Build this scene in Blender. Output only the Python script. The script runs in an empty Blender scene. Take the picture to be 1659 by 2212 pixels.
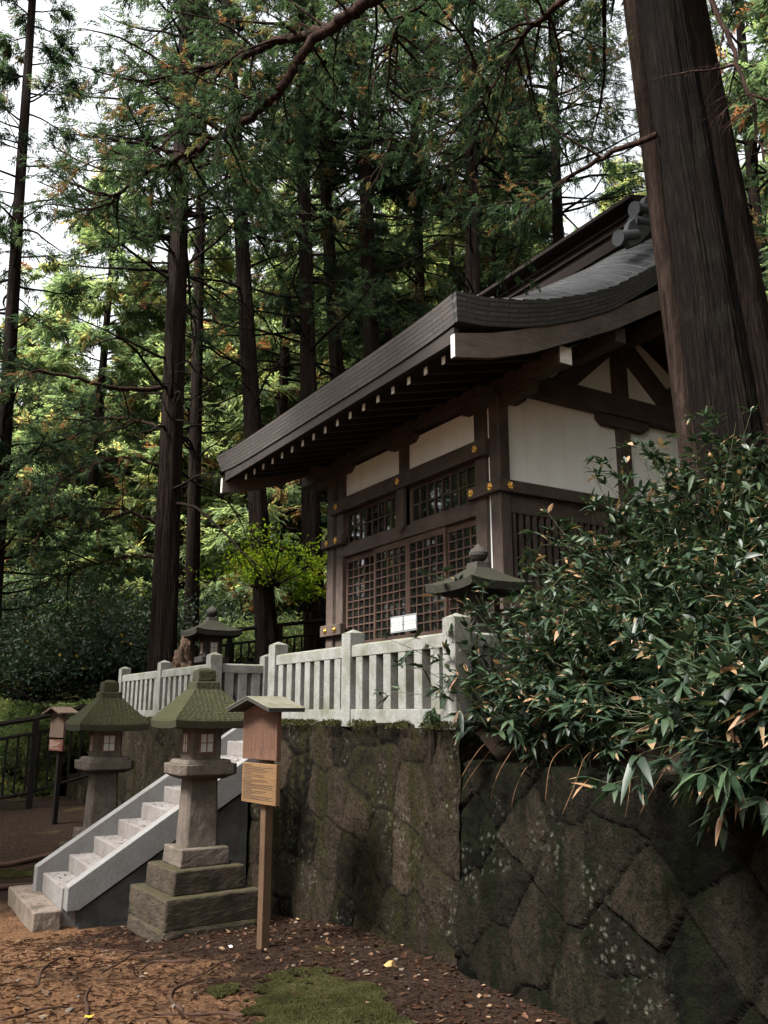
import bpy, bmesh, math, random
import numpy as np
from mathutils import Vector, Matrix
rad = math.radians
sc = bpy.context.scene
COL = sc.collection
rs = np.random.RandomState(7)
random.seed(7)

# ------------------------------------------------------------------ camera geometry
FPX = 1853.0; W0, H0 = 1659.0, 2212.0
PITCH = math.atan2(431, FPX)
YAW = math.atan2(1160, FPX * math.cos(PITCH) + 431 * math.sin(PITCH))
EYE = 1.8
def ray(px, py):
    x = (px - 829.5) / FPX; y = -(py - 1106) / FPX
    fh = math.cos(PITCH) - y * math.sin(PITCH); up = math.sin(PITCH) + y * math.cos(PITCH)
    return Vector((x * math.cos(YAW) + fh * math.sin(YAW), -x * math.sin(YAW) + fh * math.cos(YAW), up)), fh
def at(px, py, d):
    r, fh = ray(px, py)
    return Vector((0, 0, EYE)) + r * (d / fh)

# ------------------------------------------------------------------ materials
def _nt(name):
    m = bpy.data.materials.new(name); m.use_nodes = True
    nt = m.node_tree
    for n in list(nt.nodes): nt.nodes.remove(n)
    return m, nt
def ramp(nt, fac, stops):
    r = nt.nodes.new('ShaderNodeValToRGB'); e = r.color_ramp.elements
    while len(e) < len(stops): e.new(0.5)
    for i, (p, c) in enumerate(stops):
        e[i].position = p; e[i].color = (c[0], c[1], c[2], 1)
    nt.links.new(fac, r.inputs[0]); return r.outputs[0]
def noise(nt, vec, scale, detail=4, rough=.55, dist=0):
    n = nt.nodes.new('ShaderNodeTexNoise'); n.inputs['Scale'].default_value = scale
    n.inputs['Detail'].default_value = detail; n.inputs['Roughness'].default_value = rough
    n.inputs['Distortion'].default_value = dist
    nt.links.new(vec, n.inputs['Vector']); return n.outputs['Fac']
def math_(nt, op, a, b=None, clamp=False):
    n = nt.nodes.new('ShaderNodeMath'); n.operation = op; n.use_clamp = clamp
    for i, v in enumerate((a, b)):
        if v is None: continue
        if isinstance(v, (int, float)): n.inputs[i].default_value = v
        else: nt.links.new(v, n.inputs[i])
    return n.outputs[0]
def mix(nt, fac, a, b, mode='MIX'):
    n = nt.nodes.new('ShaderNodeMix'); n.data_type = 'RGBA'; n.blend_type = mode
    for s, v in ((0, fac), (6, a), (7, b)):
        if isinstance(v, (int, float)): n.inputs[s].default_value = v
        elif isinstance(v, tuple): n.inputs[s].default_value = (v[0], v[1], v[2], 1)
        else: nt.links.new(v, n.inputs[s])
    return n.outputs[2]
def coords(nt, kind='Object', stretch=(1, 1, 1)):
    tc = nt.nodes.new('ShaderNodeTexCoord'); mp = nt.nodes.new('ShaderNodeMapping')
    mp.inputs['Scale'].default_value = stretch
    nt.links.new(tc.outputs[kind], mp.inputs['Vector']); return mp.outputs[0]
def upness(nt):
    g = nt.nodes.new('ShaderNodeNewGeometry'); s = nt.nodes.new('ShaderNodeSeparateXYZ')
    nt.links.new(g.outputs['Normal'], s.inputs[0]); return s.outputs['Z']
def finish(nt, col, rough=.8, bump=None, bdist=.01, bstr=.6, metallic=0, spec=.5, coat=0):
    p = nt.nodes.new('ShaderNodeBsdfPrincipled'); o = nt.nodes.new('ShaderNodeOutputMaterial')
    if isinstance(col, tuple): p.inputs['Base Color'].default_value = (*col, 1)
    else: nt.links.new(col, p.inputs['Base Color'])
    if isinstance(rough, (int, float)): p.inputs['Roughness'].default_value = rough
    else: nt.links.new(rough, p.inputs['Roughness'])
    p.inputs['Metallic'].default_value = metallic
    p.inputs['Specular IOR Level'].default_value = spec
    p.inputs['Coat Weight'].default_value = coat
    if bump is not None:
        b = nt.nodes.new('ShaderNodeBump'); b.inputs['Strength'].default_value = bstr
        b.inputs['Distance'].default_value = bdist
        nt.links.new(bump, b.inputs['Height']); nt.links.new(b.outputs[0], p.inputs['Normal'])
    nt.links.new(p.outputs[0], o.inputs[0])

def wood(name, axis, dark, light, gscale=9, rough=.75, weather=.5):
    m, nt = _nt(name)
    st = [1, 1, 1]
    for i in range(3): st[i] = .07 if i == axis else 1
    v = coords(nt, 'Object', tuple(st))
    g = noise(nt, v, gscale * 6, 6, .65, .4)
    w = noise(nt, coords(nt, 'Object'), 2.2, 4, .6)
    f = math_(nt, 'ADD', math_(nt, 'MULTIPLY', g, 1 - weather), math_(nt, 'MULTIPLY', w, weather))
    c = ramp(nt, f, [(.35, dark), (.52, tuple((a + b) / 2 for a, b in zip(dark, light))), (.68, light)])
    finish(nt, c, rough, g, .004, .7, spec=.3)
    return m
WD, WL = (0.02808, 0.01872, 0.01482), (0.1053, 0.07644, 0.0624)
wood_x = wood('weathered_wood_x', 0, WD, WL)
wood_y = wood('weathered_wood_y', 1, WD, WL)
wood_z = wood('weathered_wood_z', 2, WD, WL)
door_wood = wood('door_wood', 2, (0.0336, 0.0184, 0.0136), (0.1, 0.0576, 0.0416))
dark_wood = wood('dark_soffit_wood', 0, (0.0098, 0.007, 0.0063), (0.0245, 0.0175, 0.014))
barge_wood = wood('barge_wood', 0, (0.044, 0.032, 0.0264), (0.12, 0.092, 0.076))
sign_wood = wood('sign_wood', 2, (0.0624, 0.0296, 0.0184), (0.12, 0.06, 0.0368), 7)
sign_wood_y = wood('sign_wood_pale', 1, (0.1, 0.0544, 0.024), (0.172, 0.0976, 0.044), 7)
post_wood = wood('sign_post_wood', 2, (0.045, 0.02475, 0.0135), (0.1125, 0.066, 0.036), 7)
old_sign_wood = wood('old_sign_wood', 2, (0.051, 0.0336, 0.024), (0.102, 0.069, 0.051), 6)

def granite(name, base, dark, speck=.5, moss=0, mosscol=(.05, .055, .022), stain=.5, bdist=.003, side=0.0, bscale=120, low=None):
    m, nt = _nt(name)
    v = coords(nt, 'Object')
    a = noise(nt, v, 110, 3, .75); b = noise(nt, v, 4.5, 6, .68)
    c = ramp(nt, a, [(.36, tuple(x * (1 - speck) for x in base)), (.5, base), (.66, tuple(min(1, x * (1 + speck * .5)) for x in base))])
    c = mix(nt, math_(nt, 'MULTIPLY', ramp(nt, b, [(.42, (0, 0, 0)), (.68, (1, 1, 1))]), stain), c, dark)
    vs = coords(nt, 'Object', (1, 1, .12)); st = noise(nt, vs, 14, 4, .6)
    c = mix(nt, math_(nt, 'MULTIPLY', ramp(nt, st, [(.52, (0, 0, 0)), (.72, (1, 1, 1))]), stain * .55), c, dark)
    if moss:
        up = upness(nt)
        mn = noise(nt, v, 5.5, 6, .68)
        f = math_(nt, 'ADD', mn, math_(nt, 'MULTIPLY', up, .22 * (1 - side)))
        lo = .78 - moss * .42
        f = ramp(nt, f, [(lo, (0, 0, 0)), (min(1, lo + .16), (1, 1, 1))])
        mc = mix(nt, noise(nt, v, 30, 4), tuple(x * .45 for x in mosscol), tuple(min(1, x * 1.6) for x in mosscol))
        c = mix(nt, f, c, mc)
    bh = noise(nt, v, bscale, 5, .7)
    finish(nt, c, .85, bh, bdist, .8, spec=.3)
    return m
fence_stone = granite('fence_granite', (0.1773, 0.1773, 0.1674), (0.07921, 0.08148, 0.05432), .5, .30, (0.09053, 0.0943, 0.04526), .8)
stair_stone = granite('stair_granite', (0.1808, 0.1771, 0.1734), (0.1107, 0.09225, 0.08118), .35, 0, stain=.45)
step_stone = granite('step_granite', (0.2167, 0.2023, 0.1938), (0.1105, 0.08075, 0.06375), .35, 0, stain=.55)
low_step_stone = granite('low_step_granite', (0.188, 0.148, 0.12), (0.044, 0.0288, 0.0176), .4, .05, (0.032, 0.032, 0.012), .65)
under_stone = granite('stair_flank_stone', (0.06, 0.0584, 0.056), (0.02, 0.02, 0.016), .3, .25, (0.016, 0.0192, 0.008), .8, .008)
lantern_stone = granite('lantern_stone', (0.1062, 0.085, 0.0697), (0.034, 0.0255, 0.0187), .5, .14, (0.0425, 0.0425, 0.017), .8, .007, bscale=70)
lantern_foot = granite('lantern_foot_stone', (0.0527, 0.03825, 0.02635), (0.0119, 0.0085, 0.0051), .5, .5, (0.0289, 0.02465, 0.00765), 1.0, .014, bscale=50)
lantern_moss = granite('mossy_roof_stone', (0.0288, 0.0248, 0.0144), (0.0096, 0.0088, 0.0048), .5, .9, (0.0216, 0.022, 0.0052), .5, .018, bscale=60)
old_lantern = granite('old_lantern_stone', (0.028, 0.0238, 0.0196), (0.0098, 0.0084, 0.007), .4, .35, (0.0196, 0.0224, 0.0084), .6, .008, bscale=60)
shaded_roof_moss = granite('shaded_mossy_roof', (0.016, 0.0136, 0.0088), (0.0064, 0.0056, 0.0032), .4, .9, (0.0096, 0.0096, 0.0036), .6, .015, bscale=50)  # mossy roof colour darkened to stand in for the leaf shade over it
rock_mat = granite('brown_rock', (0.068, 0.04, 0.024), (0.024, 0.0152, 0.0096), .4, .2, (0.04, 0.048, 0.016), .6, .03, bscale=12)
pebble_mat = granite('pebble', (0.136, 0.108, 0.088), (0.064, 0.044, 0.032), .3, 0, stain=.4)

def plaster():
    m, nt = _nt('white_plaster')
    v = coords(nt, 'Object', (1, 1, .35))
    n = noise(nt, v, 2.2, 5, .6); s = noise(nt, v, 60, 3)
    c = ramp(nt, n, [(.35, (.88, .875, .85)), (.7, (.80, .79, .76))])
    st_ = noise(nt, coords(nt, 'Object', (1.6, 1.6, .10)), 5, 5, .65)
    c = mix(nt, ramp(nt, st_, [(.52, (0, 0, 0)), (.75, (.35, .35, .35))]), c, (.55, .52, .46))
    finish(nt, c, .9, s, .001, .3, spec=.2); return m
plaster_m = plaster()
def simple(name, c, rough=.5, metallic=0, spec=.5, var=.25, bs=0):
    m, nt = _nt(name); v = coords(nt, 'Object'); n = noise(nt, v, 14, 4)
    col = mix(nt, n, tuple(x * (1 - var) for x in c), tuple(min(1, x * (1 + var)) for x in c))
    finish(nt, col, rough, noise(nt, v, 60, 3) if bs else None, .002, bs, metallic, spec); return m
gold = simple('brass_fitting', (.75, .45, .12), .32, 1, var=.4)
black_iron = simple('dark_iron_paint', (.010, .008, .007), .8, 0, .1, .3)
end_paint = simple('white_end_paint', (.62, .58, .53), .7, 0, .3, .35)
paper = simple('white_paper', (.82, .82, .80), .5, 0, .4, .04)
film = simple('laminate_film', (.30, .31, .31), .12, 0, .6, .2)
ink = simple('black_ink', (.03, .025, .022), .8, 0, .2, .1)
ink_soft = simple('faded_ink', (.035, .02, .013), .8, 0, .2, .2)
ink_white = simple('pale_ink', (.5, .40, .32), .8, 0, .2, .1)
redsign = simple('red_brown_board', (0.0675, 0.0234, 0.0153), .7, 0, .3, .3)
lamp_paper = simple('window_paper', (0.44, 0.44, 0.416), .7, 0, .3, .12)
lamp_frame = simple('red_brown_lattice', (.13, .055, .032), .7, 0, .3, .3)
dark_void = simple('dark_interior', (.012, .010, .009), .9, 0, .1, .2)
soil = simple('dark_soil', (.045, .028, .019), .95, 0, .1, .5, .8)
def glassm():
    m, nt = _nt('dark_window_glass')
    finish(nt, (.008, .010, .009), .03, noise(nt, coords(nt, 'Object'), 3, 2), .0006, .4, spec=1.0, coat=.5); return m
glass = glassm()

def roof_mat(name, base, course, brickw, metal):
    m, nt = _nt(name)
    uv = nt.nodes.new('ShaderNodeUVMap'); uv.uv_map = 'UVMap'
    br = nt.nodes.new('ShaderNodeTexBrick'); br.inputs['Scale'].default_value = 1
    br.inputs['Brick Width'].default_value = brickw; br.inputs['Row Height'].default_value = course
    br.inputs['Mortar Size'].default_value = .010 if not metal else .013
    br.inputs['Mortar Smooth'].default_value = .15; br.inputs['Bias'].default_value = 0
    br.inputs['Color1'].default_value = (*[x * (.92 if metal else .72) for x in base], 1); br.inputs['Color2'].default_value = (*[x * (1.08 if metal else 1.3) for x in base], 1)
    br.inputs['Mortar'].default_value = (*[x * (.06 if metal else .10) for x in base], 1)
    nt.links.new(uv.outputs[0], br.inputs['Vector'])
    n = noise(nt, coords(nt, 'Object'), 3, 5, .65)
    c = mix(nt, ramp(nt, n, [(.4, (0, 0, 0)), (.7, (.7, .7, .7))]), br.outputs['Color'], tuple(x * .55 for x in base))
    finish(nt, c, .5 if metal else .72, math_(nt, 'MULTIPLY', br.outputs['Fac'], -1), .012, .9, .35 if metal else 0, .5)
    return m
roof_top_m = roof_mat('roof_metal_shingle', (0.0425, 0.04505, 0.0476), .235, .72, True)
roof_edge_m = roof_mat('roof_edge_courses', (0.045, 0.04125, 0.0375), .062, .33, False)
eave_edge_m = roof_mat('eave_edge_courses', (0.0315, 0.024, 0.02025), .062, .42, False)
ridge_m = simple('ridge_metal', (.045, .047, .051), .7, .1, .2, .35)
ridge_dark = simple('ridge_dark', (.016, .012, .011), .9, 0, .08, .4)

def wall_mat(name, light, dark, mossc, mossamt, lichen):
    m, nt = _nt(name)
    e = nt.nodes.new('ShaderNodeAttribute'); e.attribute_name = 'edge'
    ce = nt.nodes.new('ShaderNodeAttribute'); ce.attribute_name = 'cell'
    v = coords(nt, 'Object'); vs = coords(nt, 'Object', (1, 1, .15))
    n1 = noise(nt, v, 7, 6, .68); n2 = noise(nt, v, 60, 4, .7); n3 = noise(nt, vs, 5, 6, .7)
    f = math_(nt, 'ADD', math_(nt, 'MULTIPLY', n1, .55), math_(nt, 'MULTIPLY', ce.outputs['Fac'], .45))
    c = ramp(nt, f, [(.30, dark), (.5, tuple((a + b) / 2 for a, b in zip(light, dark))), (.75, light)])
    c = mix(nt, ramp(nt, math_(nt, 'ADD', math_(nt, 'MULTIPLY', n2, .5), math_(nt, 'MULTIPLY', noise(nt, v, 19, 6, .75), .5)), [(.40, (.85, .85, .85)), (.54, (0, 0, 0))]), c, tuple(x * .3 for x in dark))
    mf = ramp(nt, math_(nt, 'ADD', n3, math_(nt, 'MULTIPLY', upness(nt), .3)), [(.60 - mossamt * .3, (0, 0, 0)), (.70 - mossamt * .2, (1, 1, 1))])
    mcol = mix(nt, noise(nt, v, 22, 4), tuple(x * .35 for x in mossc), tuple(x * 1.7 for x in mossc))
    c = mix(nt, mf, c, mcol)
    # lichen: small pale crusts, and a few larger rosettes
    vor = nt.nodes.new('ShaderNodeTexVoronoi'); vor.inputs['Scale'].default_value = 19; vor.inputs['Randomness'].default_value = 1; nt.links.new(v, vor.inputs['Vector'])
    msk = noise(nt, v, 1.7, 3)
    lf = math_(nt, 'MULTIPLY', ramp(nt, vor.outputs['Distance'], [(.12, (1, 1, 1)), (.42, (0, 0, 0))]), ramp(nt, msk, [(.58 - lichen * .1, (0, 0, 0)), (.66 - lichen * .1, (1, 1, 1))]))
    lf = math_(nt, 'MULTIPLY', lf, ramp(nt, noise(nt, v, 55, 5, .85), [(.47, (0, 0, 0)), (.60, (1, 1, 1))]))
    c = mix(nt, lf, c, (.16, .165, .13))
    sp = nt.nodes.new('ShaderNodeTexVoronoi'); sp.inputs['Scale'].default_value = 75; nt.links.new(v, sp.inputs['Vector'])
    sf = math_(nt, 'MULTIPLY', ramp(nt, sp.outputs['Distance'], [(.05, (1, 1, 1)), (.20, (0, 0, 0))]), ramp(nt, noise(nt, v, 33, 5, .8), [(.50, (0, 0, 0)), (.62, (1, 1, 1))]))
    c = mix(nt, math_(nt, 'MULTIPLY', sf, .7), c, (.075, .085, .055))
    j = ramp(nt, e.outputs['Fac'], [(.0, (1, 1, 1)), (.5, (0, 0, 0))])
    c = mix(nt, j, c, (.010, .009, .007))
    finish(nt, c, .9, math_(nt, 'ADD', math_(nt, 'MULTIPLY', noise(nt, v, 28, 6, .72), 1), math_(nt, 'MULTIPLY', n2, .5)), .05, 1.0, spec=.06)
    return m
wall_m = wall_mat('mossy_wall_stone', (0.05346, 0.03969, 0.02754), (0.00567, 0.004455, 0.00324), (0.0162, 0.01458, 0.005265), .42, .7)
lower_wall_m = wall_mat('shaded_dark_wall_stone', (0.0255, 0.01988, 0.0135), (0.002625, 0.002625, 0.002025), (0.004875, 0.005625, 0.00225), .30, .25)  # dark stone, its colour lowered further to stand in for shade

def bark(name, a, b, c3):
    m, nt = _nt(name)
    v = coords(nt, 'Object', (1, 1, .05)); g = noise(nt, v, 21, 7, .72, 1.1)
    v2 = coords(nt, 'Object', (1, 1, .12)); g2 = noise(nt, v2, 60, 5, .7)
    w = noise(nt, coords(nt, 'Object'), 1.6, 4)
    g3 = noise(nt, coords(nt, 'Object', (1, 1, .3)), 16, 6, .72, .5)
    g = math_(nt, 'ADD', math_(nt, 'MULTIPLY', g, .68), math_(nt, 'MULTIPLY', g3, .32))
    c = ramp(nt, g, [(.38, a), (.5, b), (.62, c3)])
    c = mix(nt, ramp(nt, w, [(.55, (0, 0, 0)), (.8, (.6, .6, .6))]), c, (.022, .023, .013))
    finish(nt, c, .9, math_(nt, 'ADD', g, math_(nt, 'MULTIPLY', g2, .5)), .06, 1.0, spec=.05); return m
bark_m = bark('cedar_bark', (0.003, 0.0021, 0.0018), (0.01425, 0.00975, 0.007875), (0.0315, 0.02175, 0.01725))
bark_red = bark('reddish_bark', (0.0012, 0.0009, 0.00078), (0.0051, 0.0036, 0.003), (0.0126, 0.0087, 0.00732))
bark_pale = bark('pale_bark', (0.0072, 0.0048, 0.0036), (0.027, 0.018, 0.0144), (0.054, 0.036, 0.0282))
limb_m = bark('limb_bark', (0.006, 0.00375, 0.003), (0.0285, 0.0165, 0.01275), (0.06375, 0.036, 0.02625))

def leafm(name, stops, trans=.45, gloss=.0, rough=.45):
    m, nt = _nt(name)
    a = nt.nodes.new('ShaderNodeAttribute'); a.attribute_name = 'tint'
    c = ramp(nt, a.outputs['Fac'], stops)
    d = nt.nodes.new('ShaderNodeBsdfPrincipled'); d.inputs['Roughness'].default_value = rough
    d.inputs['Specular IOR Level'].default_value = gloss
    t = nt.nodes.new('ShaderNodeBsdfTranslucent'); mx = nt.nodes.new('ShaderNodeMixShader'); o = nt.nodes.new('ShaderNodeOutputMaterial')
    bright = nt.nodes.new('ShaderNodeMix'); bright.data_type = 'RGBA'; bright.blend_type = 'MULTIPLY'; bright.inputs[0].default_value = 1
    nt.links.new(c, bright.inputs[6]); bright.inputs[7].default_value = (1.5, 1.55, 1.0, 1)
    nt.links.new(c, d.inputs['Base Color']); nt.links.new(bright.outputs[2], t.inputs['Color'])
    mx.inputs[0].default_value = trans
    nt.links.new(d.outputs[0], mx.inputs[1]); nt.links.new(t.outputs[0], mx.inputs[2]); nt.links.new(mx.outputs[0], o.inputs[0])
    return m
LEAF = [(0, (0.01148, 0.02132, 0.01394)), (.35, (0.02788, 0.04674, 0.0287)), (.65, (0.05412, 0.08036, 0.04428)), (.85, (0.0943, 0.1107, 0.05412)), (.93, (0.123, 0.0861, 0.0451)), (1, (0.1066, 0.04756, 0.0287))]
leaf_m = leafm('cypress_foliage', LEAF, .5)
leaf_lit = leafm('lit_cypress_foliage', [(p, tuple(min(1, x * k * (1 if p < .9 else .5)) for x, k in zip(c, (3.5, 2.95, 2.8)))) for p, c in LEAF], .6)  # cypress colours multiplied up: daylight on the far foliage put into the colour
bush_m = leafm('evergreen_leaves', [(0, (.012, .026, .013)), (.6, (.040, .062, .034)), (.93, (.07, .09, .04)), (1, (.30, .20, .03))], .2, .25, .5)
maple_m = leafm('yellow_green_leaves', [(0, (0.06, 0.114, 0.012)), (.5, (0.132, 0.192, 0.018)), (1, (0.252, 0.228, 0.018))], .6)
bamboo_m = leafm('bamboo_grass_leaves', [(0, (.006, .013, .007)), (.4, (.016, .031, .016)), (.72, (.042, .066, .031)), (.80, (.06, .072, .034)), (.88, (.18, .12, .065)), (1, (.22, .125, .07))], .14, .3, .45)
stem_m = simple('bamboo_stem', (.10, .05, .025), .6, 0, .4, .5)
dead_leaf = leafm('fallen_leaves', [(0, (0.018, 0.0099, 0.0072)), (.5, (0.0414, 0.0216, 0.0135)), (.85, (0.0945, 0.0522, 0.0342)), (1, (0.252, 0.171, 0.108))], .1)

# ------------------------------------------------------------------ object helpers
def tag(o, label=None, cat=None, group=None, kind=None):
    if label: o['label'] = label
    if cat: o['category'] = cat
    if group: o['group'] = group
    if kind: o['kind'] = kind
    return o
def thing(name, label, cat, loc=(0, 0, 0), rz=0, group=None):
    o = bpy.data.objects.new(name, None); COL.objects.link(o)
    o.location = loc; o.rotation_euler = (0, 0, rz); o.empty_display_size = .2
    return tag(o, label, cat, group)
def root_of(o):
    while o.parent: o = o.parent
    return o
def worn(o, strength=.012, size=.09, lv=4):
    m_ = o.modifiers.new('Sub', 'SUBSURF'); m_.subdivision_type = 'SIMPLE'; m_.levels = m_.render_levels = lv
    for k, (sz, st) in enumerate(((size, strength), (size * .28, strength * .55))):
        t = bpy.data.textures.new('wear', 'CLOUDS'); t.noise_scale = sz; t.noise_depth = 3
        d = o.modifiers.new('Wear', 'DISPLACE'); d.texture = t; d.strength = st; d.mid_level = .5; d.texture_coords = 'OBJECT' if False else 'LOCAL'
    return o
class MB:
    def __init__(s): s.v = []; s.f = []; s.uv = []
    def add(s, vs, fs, uvs=None):
        n = len(s.v); s.v += [tuple(v) for v in vs]; s.f += [tuple(n + i for i in f) for f in fs]
        if uvs: s.uv += uvs
    def box(s, x0, x1, y0, y1, z0, z1, M=None):
        vs = [(x, y, z) for z in (z0, z1) for y in (y0, y1) for x in (x0, x1)]
        if M is not None: vs = [M @ Vector(v) for v in vs]
        s.add(vs, [(0, 2, 3, 1), (4, 5, 7, 6), (0, 1, 5, 4), (2, 6, 7, 3), (0, 4, 6, 2), (1, 3, 7, 5)])
    def frust(s, cx, cy, z0, z1, h0, h1, rot=0, hy0=None, hy1=None, cham=0):
        hy0 = h0 if hy0 is None else hy0; hy1 = h1 if hy1 is None else hy1
        vs = []
        c, sn = math.cos(rot), math.sin(rot)
        if cham:
            def ring(h, hy, z):
                k = cham * h
                pts = [(-h + k, -hy), (h - k, -hy), (h, -hy + k), (h, hy - k), (h - k, hy), (-h + k, hy), (-h, hy - k), (-h, -hy + k)]
                return [(cx + c * x - sn * y, cy + sn * x + c * y, z) for x, y in pts]
            vs = ring(h0, hy0, z0) + ring(h1, hy1, z1); n = 8
        else:
            def ring(h, hy, z): return [(cx + c * x - sn * y, cy + sn * x + c * y, z) for x, y in ((-h, -hy), (h, -hy), (h, hy), (-h, hy))]
            vs = ring(h0, hy0, z0) + ring(h1, hy1, z1); n = 4
        s.add(vs, [tuple(range(n))[::-1], tuple(range(n, 2 * n))] + [(i, (i + 1) % n, n + (i + 1) % n, n + i) for i in range(n)])
    def prism(s, pts, axis, a, b):
        """pts 2-D outline (ccw), extruded along axis from a to b"""
        def P(p, t):
            q = list(p); q.insert(axis, t); return tuple(q)
        n = len(pts)
        s.add([P(p, a) for p in pts] + [P(p, b) for p in pts], [tuple(range(n))[::-1], tuple(range(n, 2 * n))] + [(i, (i + 1) % n, n + (i + 1) % n, n + i) for i in range(n)])
    def tube(s, pts, radii, n=8, cap=True):
        pts = [Vector(p) for p in pts]; base = len(s.v); rings = []
        if isinstance(radii, (int, float)): radii = [radii] * len(pts)
        for i, p in enumerate(pts):
            d = (pts[min(i + 1, len(pts) - 1)] - pts[max(i - 1, 0)]).normalized()
            up = Vector((0, 0, 1)) if abs(d.z) < .9 else Vector((1, 0, 0))
            u = d.cross(up).normalized(); w = u.cross(d)
            rings.append([tuple(p + (u * math.cos(2 * math.pi * k / n) + w * math.sin(2 * math.pi * k / n)) * radii[i]) for k in range(n)])
        vs = [v for r in rings for v in r]; fs = []
        for i in range(len(pts) - 1):
            for k in range(n):
                a = i * n + k; b = i * n + (k + 1) % n; fs.append((a, b, b + n, a + n))
        if cap: fs += [tuple(range(n))[::-1], tuple(range((len(pts) - 1) * n, len(pts) * n))]
        s.add(vs, fs)
    def lathe(s, prof, cx=0, cy=0, n=24):
        vs = []; fs = []
        for r, z in prof: vs += [(cx + r * math.cos(2 * math.pi * k / n), cy + r * math.sin(2 * math.pi * k / n), z) for k in range(n)]
        for i in range(len(prof) - 1):
            for k in range(n):
                a = i * n + k; b = i * n + (k + 1) % n; fs.append((a, b, b + n, a + n))
        fs += [tuple(range(n))[::-1], tuple(range((len(prof) - 1) * n, len(prof) * n))]
        s.add(vs, fs)
def obj(name, mb, mat, parent=None, local=False, bevel=0, smooth=False, seg=1):
    me = bpy.data.meshes.new(name)
    off = Vector((0, 0, 0))
    if parent is not None and not local: off = root_of(parent).location
    me.from_pydata([(v[0] - off[0], v[1] - off[1], v[2] - off[2]) for v in mb.v], [], mb.f)
    if mb.uv:
        uvl = me.uv_layers.new(name='UVMap')
        for p in me.polygons:
            for li in p.loop_indices: uvl.data[li].uv = mb.uv[me.loops[li].vertex_index]
    me.materials.append(mat)
    me.update()
    if not mb.uv and len(mb.f) > 5:
        bm_ = bmesh.new(); bm_.from_mesh(me); bmesh.ops.recalc_face_normals(bm_, faces=bm_.faces); bm_.to_mesh(me); bm_.free()
    if smooth:
        for p in me.polygons: p.use_smooth = True
    o = bpy.data.objects.new(name, me); COL.objects.link(o)
    if parent is not None: o.parent = parent
    if bevel:
        b = o.modifiers.new('Bevel', 'BEVEL'); b.width = bevel; b.segments = seg; b.limit_method = 'ANGLE'; b.angle_limit = rad(35)
    return o
def boxpart(name, mat, parent, *boxes, bevel=.004, **k):
    mb = MB()
    for b in boxes: mb.box(*b)
    return obj(name, mb, mat, parent, bevel=bevel, **k)
def copy_tree(o, parent=None):
    c = o.copy(); COL.objects.link(c); c.parent = parent
    for ch in o.children: copy_tree(ch, c)
    return c
def np_mesh(name, V, F, mat, parent=None, attrs=None, smooth=False, off=None):
    """V (n,3), F (m,k) all faces the same size; attrs {name: per-face array}"""
    me = bpy.data.meshes.new(name)
    k = F.shape[1]
    if off is not None: V = V - np.array(off)
    me.vertices.add(len(V)); me.vertices.foreach_set('co', np.ascontiguousarray(V, dtype=np.float32).ravel())
    me.loops.add(F.size); me.loops.foreach_set('vertex_index', np.ascontiguousarray(F, dtype=np.int32).ravel())
    me.polygons.add(len(F)); me.polygons.foreach_set('loop_start', np.arange(0, F.size, k, dtype=np.int32))
    me.update(calc_edges=True)
    for a, (dom, arr) in (attrs or {}).items():
        at_ = me.attributes.new(a, 'FLOAT', dom); at_.data.foreach_set('value', np.ascontiguousarray(arr, dtype=np.float32))
    if smooth: me.polygons.foreach_set('use_smooth', np.ones(len(F), dtype=bool))
    me.materials.append(mat); me.update()
    o = bpy.data.objects.new(name, me); COL.objects.link(o)
    if parent is not None: o.parent = parent
    return o
def vnoise(x, y, seed=0):
    """smooth value noise on numpy arrays"""
    r = np.random.RandomState(seed).rand(256, 256)
    xi = np.floor(x).astype(int); yi = np.floor(y).astype(int); fx = x - xi; fy = y - yi
    fx = fx * fx * (3 - 2 * fx); fy = fy * fy * (3 - 2 * fy)
    g = lambda a, b: r[a & 255, b & 255]
    return (g(xi, yi) * (1 - fx) + g(xi + 1, yi) * fx) * (1 - fy) + (g(xi, yi + 1) * (1 - fx) + g(xi + 1, yi + 1) * fx) * fy
def fbm(x, y, s=1, o=4, seed=0):
    t = 0; a = .5
    for i in range(o): t = t + a * vnoise(x * s, y * s, seed + i); s *= 2.03; a *= .5
    return t
def sstep(a, b, x): t = np.clip((x - a) / (b - a), 0, 1); return t * t * (3 - 2 * t)

# ------------------------------------------------------------------ terrain
def low_z(x, y):
    x = np.asarray(x, float); y = np.asarray(y, float)
    z = -.27 * sstep(6.5, 9.4, y) - .06 * sstep(10.5, 12, y) + .30 * sstep(12.8, 15, y) + .15 * sstep(15, 17, y)
    z = z - 2.6 * sstep(18.5, 32, y) * (1 - sstep(6, 20, x))
    z = z + .05 * (fbm(x, y, .9, 4, 3) - .47) * sstep(-60, 2, y)
    return z
def up_z(x, y):
    x = np.asarray(x, float); y = np.asarray(y, float)
    ter = 1.70 + 1.1 * sstep(14, 18, y) * sstep(4.8, 6.4, x)
    bank = 1.38 + np.clip(x - 4.15, 0, 40) * .50
    z = bank + (ter - bank) * sstep(5.0, 5.6, y)
    z = z + sstep(5.6, 7, y) * (np.clip(x - 13, 0, 60) * .33)
    z = z - 5.5 * sstep(18.5, 34, y) * (1 - sstep(10, 24, x))
    z = z + .10 * (fbm(x, y, 1.1, 4, 9) - .47) * sstep(4.2, 5, x) * (1 - .7 * sstep(5, 6, y) * (1 - sstep(13, 15, y)))
    return z
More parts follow.
